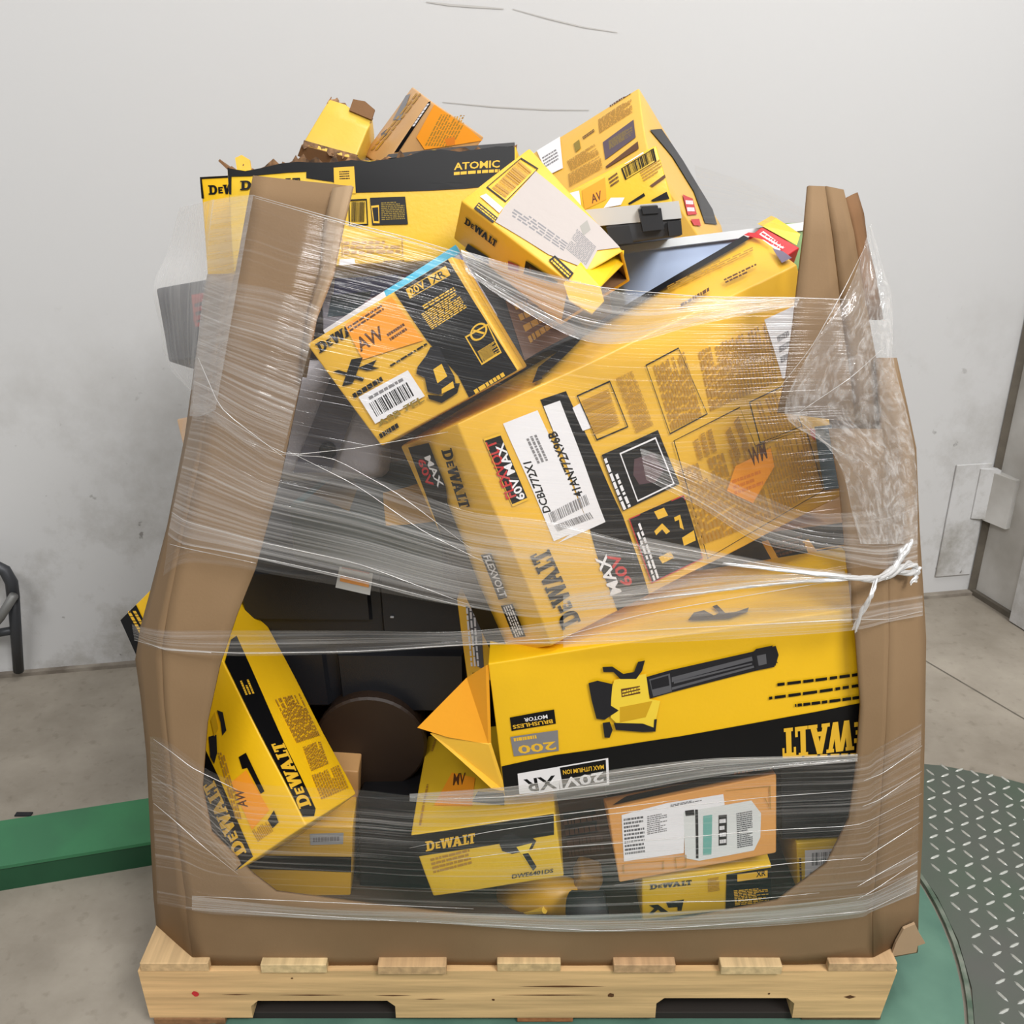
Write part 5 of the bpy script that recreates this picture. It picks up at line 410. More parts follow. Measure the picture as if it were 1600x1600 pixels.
KRAFT_D = mat('kraft_board_inner', (128,94,64), rough=.8, spec=.2, var=.1, vscale=5, bump=.15, bscale=300)
CART = {}
SEED = [0]
def carton(key, name, label, cat, m, open_faces='', amp=.0018, jag=0, c8=None, group=None, seams=()):
    SEED[0] += 1
    c = Carton(c8 or G['boxes'][key], amp, jag, SEED[0]); o = c.body(name, m, open_faces); tag(o, label, cat, group)
    if key in G['art']: c.art(G['art'][key])
    for f, al in seams: c.seam(f, .5, al)
    CART[key] = c; return c

# ------------------------------------------------------------------ the room
WALL = mat('painted_wall', (222,220,217), rough=.7, spec=.2, var=.08, vscale=.9, vrgb=(206,204,199), bump=.06, bscale=60)
def wall_mat():
    m = bpy.data.materials.new('scuffed_white_wall'); m.use_nodes = True; nt = m.node_tree; b = nt.nodes['Principled BSDF']
    N = lambda t: nt.nodes.new(t); K = nt.links.new
    tc = N('ShaderNodeTexCoord'); geo = tc.outputs['Object']
    base = lin((204,204,204)); dirt = lin((122,115,100)); dark = lin((92,86,80))
    sep = N('ShaderNodeSeparateXYZ'); K(geo, sep.inputs[0])
    # dirt gathered over the lowest metre
    hr = N('ShaderNodeMapRange'); hr.inputs[1].default_value = 1.0; hr.inputs[2].default_value = 0.0; hr.inputs[3].default_value = 0; hr.inputs[4].default_value = 1; K(sep.outputs['Z'], hr.inputs[0])
    n1 = N('ShaderNodeTexNoise'); n1.inputs['Scale'].default_value = 3.2; n1.inputs['Detail'].default_value = 8; n1.inputs['Roughness'].default_value = .7; K(geo, n1.inputs['Vector'])
    r1 = N('ShaderNodeValToRGB'); r1.color_ramp.elements[0].position = .47; r1.color_ramp.elements[1].position = .76; K(n1.outputs['Fac'], r1.inputs[0])
    mu = N('ShaderNodeMath'); mu.operation = 'MULTIPLY'; K(hr.outputs[0], mu.inputs[0]); K(r1.outputs[0], mu.inputs[1])
    m1 = N('ShaderNodeMix'); m1.data_type = 'RGBA'; m1.inputs[6].default_value = (*base, 1); m1.inputs[7].default_value = (*dirt, 1); K(mu.outputs[0], m1.inputs[0])
    # small specks
    n2 = N('ShaderNodeTexNoise'); n2.inputs['Scale'].default_value = 28; n2.inputs['Detail'].default_value = 3; K(geo, n2.inputs['Vector'])
    r2 = N('ShaderNodeValToRGB'); r2.color_ramp.elements[0].position = .70; r2.color_ramp.elements[1].position = .76; K(n2.outputs['Fac'], r2.inputs[0])
    mu2 = N('ShaderNodeMath'); mu2.operation = 'MULTIPLY'; K(r2.outputs[0], mu2.inputs[0]); K(hr.outputs[0], mu2.inputs[1])
    m2 = N('ShaderNodeMix'); m2.data_type = 'RGBA'; K(m1.outputs[2], m2.inputs[6]); m2.inputs[7].default_value = (*dark, 1); K(mu2.outputs[0], m2.inputs[0])
    K(m2.outputs[2], b.inputs['Base Color']); b.inputs['Roughness'].default_value = .65; b.inputs['Specular IOR Level'].default_value = .2
    n3 = N('ShaderNodeTexNoise'); n3.inputs['Scale'].default_value = 45; K(geo, n3.inputs['Vector'])
    bp = N('ShaderNodeBump'); bp.inputs['Strength'].default_value = .08; bp.inputs['Distance'].default_value = .002; K(n3.outputs['Fac'], bp.inputs['Height']); K(bp.outputs[0], b.inputs['Normal'])
    return m
WALLM = wall_mat()
def floor_mat():
    m = bpy.data.materials.new('worn_concrete'); m.use_nodes = True; nt = m.node_tree; b = nt.nodes['Principled BSDF']
    N = lambda t: nt.nodes.new(t); K = nt.links.new
    tc = N('ShaderNodeTexCoord'); g = tc.outputs['Object']
    n1 = N('ShaderNodeTexNoise'); n1.inputs['Scale'].default_value = 2.2; n1.inputs['Detail'].default_value = 9; n1.inputs['Roughness'].default_value = .62; K(g, n1.inputs['Vector'])
    r1 = N('ShaderNodeValToRGB'); e = r1.color_ramp.elements; e[0].position = .3; e[0].color = (*lin((122,114,102)), 1); e[1].position = .7; e[1].color = (*lin((172,164,151)), 1); K(n1.outputs['Fac'], r1.inputs[0])
    n2 = N('ShaderNodeTexNoise'); n2.inputs['Scale'].default_value = 40; n2.inputs['Detail'].default_value = 4; K(g, n2.inputs['Vector'])
    r2 = N('ShaderNodeValToRGB'); r2.color_ramp.elements[0].position = .27; r2.color_ramp.elements[0].color = (.45, .43, .4, 1); r2.color_ramp.elements[1].position = .42; r2.color_ramp.elements[1].color = (1, 1, 1, 1); K(n2.outputs['Fac'], r2.inputs[0])
    mx = N('ShaderNodeMix'); mx.data_type = 'RGBA'; mx.blend_type = 'MULTIPLY'; mx.inputs[0].default_value = .32; K(r1.outputs[0], mx.inputs[6]); K(r2.outputs[0], mx.inputs[7])
    K(mx.outputs[2], b.inputs['Base Color']); b.inputs['Roughness'].default_value = .55; b.inputs['Specular IOR Level'].default_value = .3
    bp = N('ShaderNodeBump'); bp.inputs['Strength'].default_value = .1; bp.inputs['Distance'].default_value = .002; K(n2.outputs['Fac'], bp.inputs['Height']); K(bp.outputs[0], b.inputs['Normal'])
    return m
FLOORM = floor_mat()
floor = MB().box((0, 0.5, -.05), (9, 9, .1)).build('floor', FLOORM); tag(floor, kind='structure')
W0, W1 = Vector((-1.345, 2.154, 0)), Vector((1.401, 2.621, 0)); wd = (W1-W0).normalized(); wn = Vector((wd.y, -wd.x, 0))   # towards the room
def wallbox(a, b, h, th, name, m, n, z0=0):
    p = [a, b, b-n*th, a-n*th]
    return MB().prism([(v.x, v.y, z0) for v in p], Vector((0, 0, h))).build(name, m)
wb = wallbox(W0-wd*2.2, W1+wd*.35, 4.9, .2, 'wall_back', WALLM, wn); tag(wb, kind='structure')
R0, R1 = Vector((1.418, 2.610, 0)), Vector((1.468, 2.447, 0)); rd = (R1-R0).normalized(); rn = Vector((rd.y, -rd.x, 0))
if rn.x > 0: rn = -rn
RWM = mat('grey_white_panel', (212,211,208), rough=.6, spec=.25, var=.1, vscale=5, vrgb=(176,173,167), bump=.06, bscale=50)
wr = wallbox(R0, R0+rd*3.0, 4.9, .15, 'wall_right', RWM, rn, .012); tag(wr, kind='structure')
# dark gap strip in the corner and along the floor, jamb in front
GAP = mat('dark_gap', (112,105,94), rough=.8, var=.3, vscale=20)
mb = MB(); mb.prism([(W1.x-.002, W1.y-.004, 0), (W1.x+.03, W1.y+.0, 0), (R0.x+.02, R0.y+.0, 0), (R0.x-.003, R0.y-.002, 0)], Vector((0, 0, 4.8)))
tag(mb.build('trim_1', GAP), kind='structure')
mb = MB(); a = W0-wd*2; bq = W1
mb.prism([(a.x, a.y, 0), (bq.x, bq.y, 0), (bq.x+wn.x*.022, bq.y+wn.y*.022, 0), (a.x+wn.x*.012, a.y+wn.y*.012, 0)], Vector((0, 0, .010)))
tag(mb.build('baseboard_back', mat('floor_edge_brown', (92,82,72), rough=.9, var=.45, vscale=12, vrgb=(150,142,130))), kind='structure')  # mottled dark brown strip along the foot of the back wall
mb = MB(); p, q = R0, R0+rd*.185
mb.prism([(p.x, p.y, 0), (q.x, q.y, 0), (q.x+rn.x*.014, q.y+rn.y*.014, 0), (p.x+rn.x*.014, p.y+rn.y*.014, 0)], Vector((0, 0, .016)))
tag(mb.build('baseboard_right', GAP), kind='structure')
J = R0+rd*.172
mb = MB(); mb.prism([(J.x, J.y, 0.004), (J.x+rn.x*.03, J.y+rn.y*.03, 0.004), (J.x+rn.x*.03+rd.x*.3, J.y+rn.y*.03+rd.y*.3, 0.004), (J.x+rd.x*.3, J.y+rd.y*.3, 0.004)], Vector((0, 0, 4.8)))
tag(mb.build('trim_2', WALLM), kind='structure')
# corner guard box and the flat plate on the wall under it
def at_wall(s, z, off=0.0): return W1+wd*s+wn*off+Vector((0, 0, z))
t = empty('corner_bracket', tuple(at_wall(-.0, .26)))
tag(t, 'white metal box fixed over the wall corner gap at right', 'bracket')
o0 = Vector(t.location)
mb = MB(); mb.prism([at_wall(-.048, .255, .0)-o0, at_wall(.004, .255, .0)-o0, at_wall(.004, .255, .03)-o0, at_wall(-.048, .255, .012)-o0], Vector((0, 0, .155))); mb.build('wall_plate', WALLM, t)
mb = MB(); p = R0; q = R0+rd*.075
mb.prism([Vector((p.x, p.y, .25))-o0, Vector((q.x, q.y, .25))-o0, Vector((q.x, q.y, .25))+rn*.016-o0, Vector((p.x, p.y, .25))+rn*.03-o0], Vector((0, 0, .15))); mb.build('side_plate', RWM, t)
t = MB().box((0, 0, 0), (.115, .006, .36), bev=.002).build('patch_plate', WALLM); t.location = at_wall(-.066, .245, .004); t.rotation_euler.z = math.atan2(wd.y, wd.x)
tag(t, 'flat white patch plate on the wall beside the corner', 'plate')
t = MB().box((0, 0, 0), (.13, .004, .012)).build('plate_shadow_gap', GAP) if 0 else None
# pencil thin scuffs on the wall
sc = mat('scuff_grey', (186,184,181), rough=.8)
def scuff(pts, wdt):
    V, F = [], []
    for i, (s, z) in enumerate(pts):
        k = wdt*math.sin(math.pi*(i+.3)/(len(pts)-.4))+.0006
        V += [at_wall(s, z-k, .0012), at_wall(s, z+k, .0012)]
    F = [(2*i, 2*i+2, 2*i+3, 2*i+1) for i in range(len(pts)-1)]
    return link('scuff_mark', V, F, sc, parent=wb)
scuff([(-1.61, 1.585), (-1.56, 1.580), (-1.50, 1.577), (-1.44, 1.574)], .0018)
scuff([(-1.42, 1.574), (-1.34, 1.556), (-1.26, 1.540), (-1.18, 1.530)], .0010)
scuff([(-1.58, 1.385), (-1.46, 1.375), (-1.34, 1.369), (-1.24, 1.368)], .0010)
# floor joint and black scrap
jt = link('expansion_joint', [(.93, 2.58, .0008), (1.45, 1.56, .0008), (1.454, 1.562, .0008), (.934, 2.582, .0008)], [(0, 1, 2, 3)], GAP, parent=floor)
scr = MB().box((-1.03, 1.615, .002), (.035, .012, .003), bev=.001).build('floor_scrap', ink('charcoal')); scr.rotation_euler.z = 0
tag(scr, 'small black scrap lying on the concrete left of the pallet', 'scrap')
# ------------------------------------------------------------------ stretch wrapper base
gm = mat('green_floor_paint', (98,134,116), rough=.5, spec=.35, var=.3, vscale=7, vrgb=(78,112,98), bump=.1, bscale=60)
tt = empty('pallet_turntable', (.13, 1.36, 0)); tag(tt, 'round green steel turntable with tread plate apron under the pallet', 'turntable')
MB().lathe([(.655, .0005), (.655, .004), (.64, .005), (.0, .005)][:3]+[(.02, .005)], (0, 0, 0), 96).build('disc', gm, tt)
mb = MB()
n = 96; V = []
for i in range(n):
    a = 2*math.pi*i/n
    for r_, z in ((.660, .0005), (.660, .009), (.668, .009), (.668, .0005)): V.append((r_*math.cos(a), r_*math.sin(a), z))
F = []
for i in range(n):
    for k in range(4): F.append((4*i+k, 4*i+(k+1) % 4, 4*((i+1) % n)+(k+1) % 4, 4*((i+1) % n)+k))
link('rim', V, F, mat('worn_steel_rim', (140,146,134), rough=.4, metal=.4, var=.4, vscale=30, vrgb=(84,104,88)), parent=tt)
pm = mat('tread_plate_paint', (98,100,95), rough=.42, spec=.5, metal=.35, var=.4, vscale=4, vrgb=(88,102,88), bump=.1, bscale=90)
edge = [(.55, 1.795), (.75, 1.795), (.928, 1.778), (.97, 1.772), (1.007, 1.759), (1.07, 1.738), (1.126, 1.709), (1.3, 1.58), (1.42, 1.40), (1.45, 1.2), (1.42, 1.0), (1.3, .8), (1.1, .62), (.8, .5), (.6, .5)]
V = []
def toc(x, y, z): return (x-.13, y-1.36, z)
for (x, y) in edge:
    d = Vector((x-.13, y-1.36)); d.normalize(); V += [toc(.13+d.x*.672, 1.36+d.y*.672, 0.0004), toc(.13+d.x*.672, 1.36+d.y*.672, .006), toc(x, y, .006), toc(x, y, .0004)]
F = []
for i in range(len(edge)-1):
    for k in range(3): F.append((4*i+k, 4*i+k+1, 4*i+4+k+1, 4*i+4+k))
link('tread_plate', V, F, pm, parent=tt)
barm = mat('tread_bar_steel', (206,208,202), rough=.35, metal=.5, spec=.6)
V, F = [], []
def inside(x, y):
    if (x-.13)**2+(y-1.36)**2 < .695**2: return False
    c = False; n_ = len(edge); P = edge+[(.13, 1.36)]
    j = len(P)-1
    for i in range(len(P)):
        (xi, yi), (xj, yj) = P[i], P[j]
        if (yi > y) != (yj > y) and x < (xj-xi)*(y-yi)/(yj-yi)+xi: c = not c
        j = i
    return c
rot = math.radians(-20)
for i in range(-40, 60):
    for j in range(-40, 60):
        gx, gy = i*.031, j*.031
        x = .9+gx*math.cos(rot)-gy*math.sin(rot); y = 1.2+gx*math.sin(rot)+gy*math.cos(rot)
        if not inside(x, y) or x > 1.32 or y < .85: continue
        a = rot+(math.radians(45) if (i+j) % 2 else math.radians(-45)); l, w_ = .0125, .0028
        b = len(V); ca, sa = math.cos(a), math.sin(a)
        for (p, q, z) in ((-l, 0, .006), (-.5*l, -w_, .006), (.5*l, -w_, .006), (l, 0, .006), (.5*l, w_, .006), (-.5*l, w_, .006), (-.6*l, 0, .0085), (.6*l, 0, .0085)):
            V.append(toc(x+p*ca-q*sa, y+p*sa+q*ca, z))
        F += [tuple(b+k for k in q) for q in ((0, 1, 6), (1, 2, 7, 6), (2, 3, 7), (3, 4, 7), (4, 5, 6, 7), (5, 0, 6))]
tag(link('tread_bars', V, F, barm, parent=tt), kind='stuff')
# green channel beam running in from the left
gb = mat('green_beam_paint', (62,134,88), rough=.5, spec=.4, var=.2, vscale=6, vrgb=(56,112,78))
A, Bp = Vector((-.965, 1.405, 0)), Vector((-.698, 1.472, 0)); bd = (Bp-A).normalized(); bn = Vector((-bd.y, bd.x, 0)); A = A-bd*.8; Bp = Bp+bd*.16
dpt = .128
t = empty('green_beam', tuple(A)); tag(t, 'long green painted steel beam on the floor left of the pallet', 'beam')
mb = MB(); mb.prism([Vector((0, 0, 0)), Bp-A, Bp-A+bn*dpt, bn*dpt], Vector((0, 0, .054))); mb.build('web', mat('green_beam_shaded_side', (30,84,54), rough=.55, var=.2, vscale=9), t)  # shade put into the colour: darker copy of the beam green
mb = MB(); mb.prism([-bn*.004+Vector((0, 0, .054)), Bp-A-bn*.004+Vector((0, 0, .054)), Bp-A+bn*(dpt+.004)+Vector((0, 0, .054)), bn*(dpt+.004)+Vector((0, 0, .054))], Vector((0, 0, .007))); mb.build('top_flange', gb, t)
# dark tube stand at the left edge
t = empty('tube_stand', (-1.36, 2.08, 0)); tag(t, 'dark grey metal tube stand against the wall at the left', 'stand')
dk = mat('dark_grey_tube', (62,64,68), rough=.45, spec=.5, metal=.3)
O = Vector((-1.36, 2.08, 0))
def rel(*p): return [Vector(q)-O for q in p]
sg = G['stand']
MB().tube(rel(*sg['leg']), [.013, .0135, .014], 12).build('leg', dk, t, smooth=True)
MB().tube(rel(*sg['rail']), .015, 12).build('top_rail', dk, t, smooth=True)
MB().tube(rel(*sg['brace']), .011, 8).build('brace', mat('grey_tube', (120,120,118), rough=.5, metal=.3), t, smooth=True)
MB().tube(rel(*sg['bar']), .011, 8).build('cross_bar', dk, t, smooth=True)
MB().tube(rel(*sg['leg2']), .014, 12).build('leg', dk, t, smooth=True)
# ------------------------------------------------------------------ pallet
def wood(n, rgb, sx=1.0, axis='x'):
    st = (3, 60, 60) if axis == 'x' else (60, 3, 60)
    return mat('pine_'+n, rgb, rough=.7, spec=.2, var=.2, vscale=1.2, vrgb=tuple(int(v*.84) for v in rgb), stretch=st, bump=.25, bscale=3)
PX, PY = .012, 1.110
pal = empty('wooden_pallet', (PX, PY+.58, 0)); tag(pal, 'pale pine pallet with notched front stringer under the cardboard bin', 'pallet')
po = Vector(pal.location)
st = G['stringer']
def stringer(y):
    x0, x1 = st['x']; a0, a1 = st['n1']; b0, b1 = st['n2']; zb, zt, zn = .020, .123, .058; r = .012
    pts = [(x0, zb), (a0-.0, zb), (a0, zn-r), (a0+r, zn), (a1-r, zn), (a1, zn-r), (a1, zb), (b0, zb), (b0, zn+.006-r), (b0+r, zn+.006), (b1-r, zn+.006), (b1, zn+.006-r), (b1, zb), (x1-.012, zb), (x1, zt), (x0-.004, zt)]
    return MB().prism([Vector((x, y, z))-po for x, z in pts], Vector((0, .038, 0)))
for i, y in enumerate((PY, PY+.55, PY+1.12)):
    o = stringer(y).build('stringer', wood('stringer', (232,192,138)), pal)
    if i == 0: front = o; o['label'] = 'front stringer with a red paint dot'
for i, (a, b) in enumerate(G['deck']):
    c = [(222,188,140), (230,202,152), (212,176,130), (224,192,142), (206,168,126), (226,196,148), (212,176,132)][i]
    MB().box(Vector(((a+b)/2, PY+.578, .133))-po, (b-a, 1.16+.006*(i % 3), .0175), bev=.001, seg=1).build('deck_board', wood('deck%d' % i, c, axis='y'), pal)
for i, (a, b) in enumerate(G['bottom']):
    MB().box(Vector(((a+b)/2, PY+.578+.004*i, .0135))-po, (b-a, 1.16, .012), bev=.001, seg=1).build('bottom_board', wood('bottom%d' % i, [(150,112,78), (176,116,74), (120,92,66)][i], axis='y'), pal)
MB().box(Vector((PX, PY+.076, .0105))-po, (1.14, .13, .0165), bev=.001, seg=1).build('shade_strip', mat('under_pallet_shade', (40,34,30), rough=.8), pal)  # added strip, coloured near-black to stand in for the shade under the pallet
# knots, dot, nail heads on the front stringer
def disc_on(x, z, r, c, name):
    V = [Vector((x, PY-.0006, z))-po]+[Vector((x+r*math.cos(k*.6283)*random.uniform(.8, 1.2), PY-.0006, z+r*math.sin(k*.6283)*random.uniform(.7, 1.1)))-po for k in range(10)]
    o = link(name, V, [(0, (k+1) % 10+1, k+1) for k in range(10)], ink(c), parent=front)
    return o
disc_on(-.505, .074, .006, 'redd', 'paint_dot')
for x, z, r in ((.158, .071, .005), (-.348, .108, .002), (-.03, .061, .0025), (.41, .074, .002)): disc_on(x, z, r, 'brown', 'knot')
for x, z, a, b in ((-.44, .072, .05, .0012), (-.32, .071, .11, .0013), (.08, .090, .14, .002), (.06, .071, .16, .0013), (-.19, .070, .06, .0012), (.54, .067, .02, .004), (-.13, .062, .05, .0012)):
    link('grain_crack', [Vector((x-a/2, PY-.0005, z))-po, Vector((x, PY-.0005, z-b))-po, Vector((x+a/2, PY-.0005, z))-po, Vector((x, PY-.0005, z+b))-po], [(0, 1, 2, 3)], ink('brown'), parent=front)
# ------------------------------------------------------------------ cardboard bin
BIN = empty('cardboard_bin', (0, 1.6, .143)); tag(BIN, 'large brown corrugated bin with cut-out front standing on the pallet', 'bin')
bo = Vector(BIN.location)
def strip(name, cols, m, parent, thick=.006, cuts=6, off=Vector((0, 0, 0)), lab=None, smooth=True):
    """sheet through two or more polylines with the same number of points"""
    n = len(cols[0]); V = []
    dense = []
    for a, b in zip(cols, cols[1:]):
        for k in range(cuts): dense.append([Vector(p).lerp(Vector(q), k/cuts) for p, q in zip(a, b)])
    dense.append([Vector(p) for p in cols[-1]])
    V = [p+noise.noise_vector(p*5)*.003-off for c in dense for p in c]
    F = [(i*n+j, i*n+j+1, (i+1)*n+j+1, (i+1)*n+j) for i in range(len(dense)-1) for j in range(n-1)]
    o = link(name, V, F, m, parent=parent, smooth=smooth)
    md = o.modifiers.new('board', 'SOLIDIFY'); md.thickness = thick; md.offset = 0
    if lab: o['label'] = lab
    return o
strip('front_panel', [G['front_out'], G['front_in']], KRAFT, BIN, off=bo)
T2 = lambda L: [list(x) for x in zip(*L)]
strip('corner_panel', T2(G['cham_l']), KRAFT, BIN, off=bo, cuts=4)
strip('corner_panel', T2(G['cham_r']), KRAFT, BIN, off=bo, cuts=4)
strip('edge_flap', G['lp_fold'], mat('kraft_light', (168,142,112), rough=.75, spec=.25, var=.08, vscale=4), BIN, off=bo, cuts=3)
strip('corner_post', G['rp_a'], KRAFT, BIN, off=bo, cuts=4)
strip('corner_post', G['rp_b'], KRAFT, BIN, off=bo, cuts=3)
strip('inner_flap', G['rp_c'], KRAFT_D, BIN, off=bo, cuts=3)
for k in ('torn_r',):
    P_ = [Vector(p)-bo for p in G[k]]
    mb = MB(); mb.prism(P_, Vector((0, .005, 0))); o = mb.build('torn_flap', mat('kraft_light', (168,142,112)), BIN)
# sides and back
lc = [Vector(b) for a, b in G['cham_l']]; rc = [Vector(b) for a, b in G['cham_r']]
low_l = [lc[i] for i in (13, 12, 11, 10, 9)]; low_r = [rc[i] for i in (9, 8, 7, 6, 5, 4, 3, 2)]
strip('side_panel', [low_l, [Vector((p.x*1.0, 2.12, p.z*.95+.008)) for p in low_l]], KRAFT, BIN, off=bo, cuts=8)
strip('side_panel', [low_r, [Vector((p.x*.99, 2.12, p.z*.95+.008)) for p in low_r]], KRAFT, BIN, off=bo, cuts=8)
bl = [Vector((-.56, 2.14, z)) for z in (.146, .4, .7, .98)]; br = [Vector((.62, 2.14, z)) for z in (.146, .4, .7, .98)]
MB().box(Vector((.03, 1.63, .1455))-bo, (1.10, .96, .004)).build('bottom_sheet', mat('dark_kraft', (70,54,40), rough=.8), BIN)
strip('back_panel', [bl, br], KRAFT, BIN, off=bo, cuts=8)
# ------------------------------------------------------------------ the load
GRP = 'yellow and black tool cartons in the bin'
Y1 = ym('a', (246,194,24)); Y2 = ym('b', (236,184,58)); Y3 = ym('c', (230,188,44)); Y4 = ym('d', (230,180,74)); YO = ym('e', (222,158,84)); YL = ym('f', (222,184,72)); YT = ym('g', (204,158,104))
DARK = mat('dark_board', (28,28,31), rough=.5, spec=.3, var=.15, vscale=6, bump=.1)
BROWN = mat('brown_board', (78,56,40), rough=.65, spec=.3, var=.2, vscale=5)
carton('xr', 'tool_carton', 'yellow carton with black right half, sander picture and white barcode label, tilted at upper left', 'carton', Y2, group=GRP, seams=(('R', 'v'),))
big = carton('big', 'tool_carton', 'largest yellow carton, tilted across the middle, covered in small print with a big white label', 'carton', Y2, amp=.003, group=GRP)
blow = carton('blower', 'tool_carton', 'long upside-down yellow carton with leaf blower picture and black lower band', 'carton', Y1, open_faces='L', amp=.002, group=GRP)
carton('impact', 'tool_carton', 'yellow carton with tool picture on front and orange sticker on top, under torn flap', 'carton', Y3, group=GRP)
carton('ship', 'shipping_carton', 'orange-brown carton with white shipping labels, low at centre right', 'carton', YO, group=GRP)
carton('xrlow', 'tool_carton', 'small yellow carton with black right part lying under the shipping label carton', 'carton', Y3, group=GRP)
carton('lowright', 'tool_carton', 'small yellow carton with white barcode label in the lower right corner of the cut-out', 'carton', Y3, group=GRP)
carton('stack_low', 'tool_carton', 'yellow carton with black middle band and silver label at lower left, bottom of its stack', 'carton', Y2, group=GRP)
carton('stack_top', 'tool_carton', 'plain tan-yellow carton on top of the banded carton at lower left', 'carton', YT, group=GRP)
carton('black_low', 'black_carton', 'black carton standing in the lower left opening beside the yellow stack', 'carton', DARK, group=GRP)
carton('black_right', 'black_carton', 'black carton at right below the upside-down blower carton', 'carton', DARK, group=GRP)
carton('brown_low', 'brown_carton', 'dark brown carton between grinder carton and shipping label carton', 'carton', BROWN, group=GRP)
carton('diag', 'tool_carton', 'long yellow and black carton poking diagonally out of the lower left of the bin', 'carton', Y1, amp=.002, group=GRP, seams=(('D', 'u'),))
carton('atomic', 'tool_carton', 'wide black and yellow carton with torn open top at upper left', 'carton', Y3, open_faces='T', amp=.003, jag=.10, group=GRP)
carton('behind_left', 'tool_carton', 'yellow carton with black lettering peeking out left behind the torn open carton', 'carton', Y1, group=GRP)
carton('plain', 'torn_carton', 'plain unprinted yellow carton with torn ends on top of the heap at left', 'carton', YL, open_faces='TD', amp=.004, jag=.16, group=GRP)
carton('tan', 'tool_carton', 'tan carton with orange sticker standing on its corner at the top of the heap', 'carton', YT, amp=.003, group=GRP)
carton('tall', 'tool_carton', 'tall tilted yellow carton with fine print and curved grey stripe at upper right', 'carton', Y4, amp=.002, group=GRP)
carton('small', 'tool_carton', 'thin yellow carton with orange sticker leaning on the tall tilted carton', 'carton', Y3, group=GRP)
torn = carton('torn', 'torn_carton', 'yellow carton with crumpled white paper label and open right end, top centre', 'carton', Y2, open_faces='R', amp=.003, group=GRP)
carton('cyan', 'game_carton', 'flat carton with turquoise and white top edge behind the black and yellow sander carton', 'carton', mat('white_board', (206,204,208), rough=.5), group=GRP)
carton('photo', 'picture_carton', 'carton with blurred blue and pink photo print beside the left post', 'carton', mat('mauve_board', (150,146,156), rough=.5), group=GRP)
carton('dark_mid', 'dark_carton', 'dark grey carton under glossy film right of the sander carton', 'carton', DARK, group=GRP)
carton('under', 'tool_carton', 'black and yellow carton squeezed under the largest carton at right', 'carton', YT, group=GRP)
carton('dark_green', 'dark_carton', 'dark green and brown carton lying on the black tool case', 'carton', mat('dark_green_board', (54,64,60), rough=.55, var=.3, vscale=9), group=GRP)
carton('orange_sliver', 'orange_carton', 'pale orange carton edge showing left of the left post', 'carton', mat('pale_orange_board', (222,186,150), rough=.5), group=GRP)
carton('yellow_end', 'tool_carton', 'narrow yellow carton end with grey label behind the lower tip of the largest carton', 'carton', Y2, group=GRP)
carton('red', 'red_carton', 'small red carton with white lettering behind the top right end of the largest carton', 'carton', ink('redd'), group=GRP)
carton('green', 'green_carton', 'small green and brown carton beside the right post', 'carton', mat('green_board', (104,140,74), rough=.5), group=GRP)
0 and carton('pale', 'pale_carton', 'pale grey carton sticking out under film at the upper left', 'carton', mat('pale_board', (202,200,196), rough=.5), group=GRP)
c = Carton(G['boxes']['dark_bag'], .004, 0, 77); tag(c.body('dark_bag', mat('dark_grey_fabric', (58,60,66), rough=.7, bump=.2, bscale=400), r=.004), 'dark grey fabric bag with red emblem sticking out at the left', 'bag'); c.art(G['art']['dark_bag'])
# flaps of the upside-down blower carton
mb = MB(); mb.prism([Vector(p)-blow.o for p in G['flap1']], Vector((.004, .003, 0))); tag(mb.build('end_flap', ym('h', (232,158,34)), blow.obj), 'orange-yellow torn upper end flap')
mb = MB(); mb.prism([Vector(p)-blow.o for p in G['flap2']], Vector((.004, .003, 0))); o = mb.build('end_flap', Y2, blow.obj)
# flaps of the torn carton at its open end
def edge_flap(c, fA, fB, push, m, name='end_flap', drop=Vector((0, 0, 0))):
    a, b = c.map(*fA), c.map(*fB); d = push
    P_ = [a, b, b+d*.8+drop, (a+b)/2+d*1.1+drop, a+d*.9+drop]
    mb = MB(); mb.prism([p for p in P_], (b-a).cross(d).normalized()*.0035); return mb.build(name, m, c.obj)
ax = (torn.map(1, .5, .5)-torn.map(.5, .5, .5)).normalized()
for k_, m_ in (('tflap1', Y1), ('tflap2', Y1)):
    mb = MB(); mb.prism([Vector(p)-torn.o for p in G[k_]], Vector((.0, .003, -.002))); mb.build('end_flap', m_, torn.obj)
at_ = CART['atomic']
edge_flap(at_, (.0, 0, .98), (0, 1, .98), Vector((-.012, 0, .012)), KRAFT_D, 'torn_flap')
edge_flap(at_, (.035, .02, .95), (.085, .02, .95), Vector((-.004, .01, .020)), Y2, 'torn_flap')
edge_flap(at_, (.55, .02, .97), (.995, .02, .975), Vector((0, .05, .004)), DARK, 'torn_flap')
pl = CART['plain']
edge_flap(pl, (.0, 0, .0), (1, 0, .0), Vector((-.01, .008, -.018)), KRAFT_D, 'torn_flap')
edge_flap(pl, (.5, 0, .92), (1, 0, .90), Vector((.006, .012, .018)), KRAFT_D, 'torn_flap')
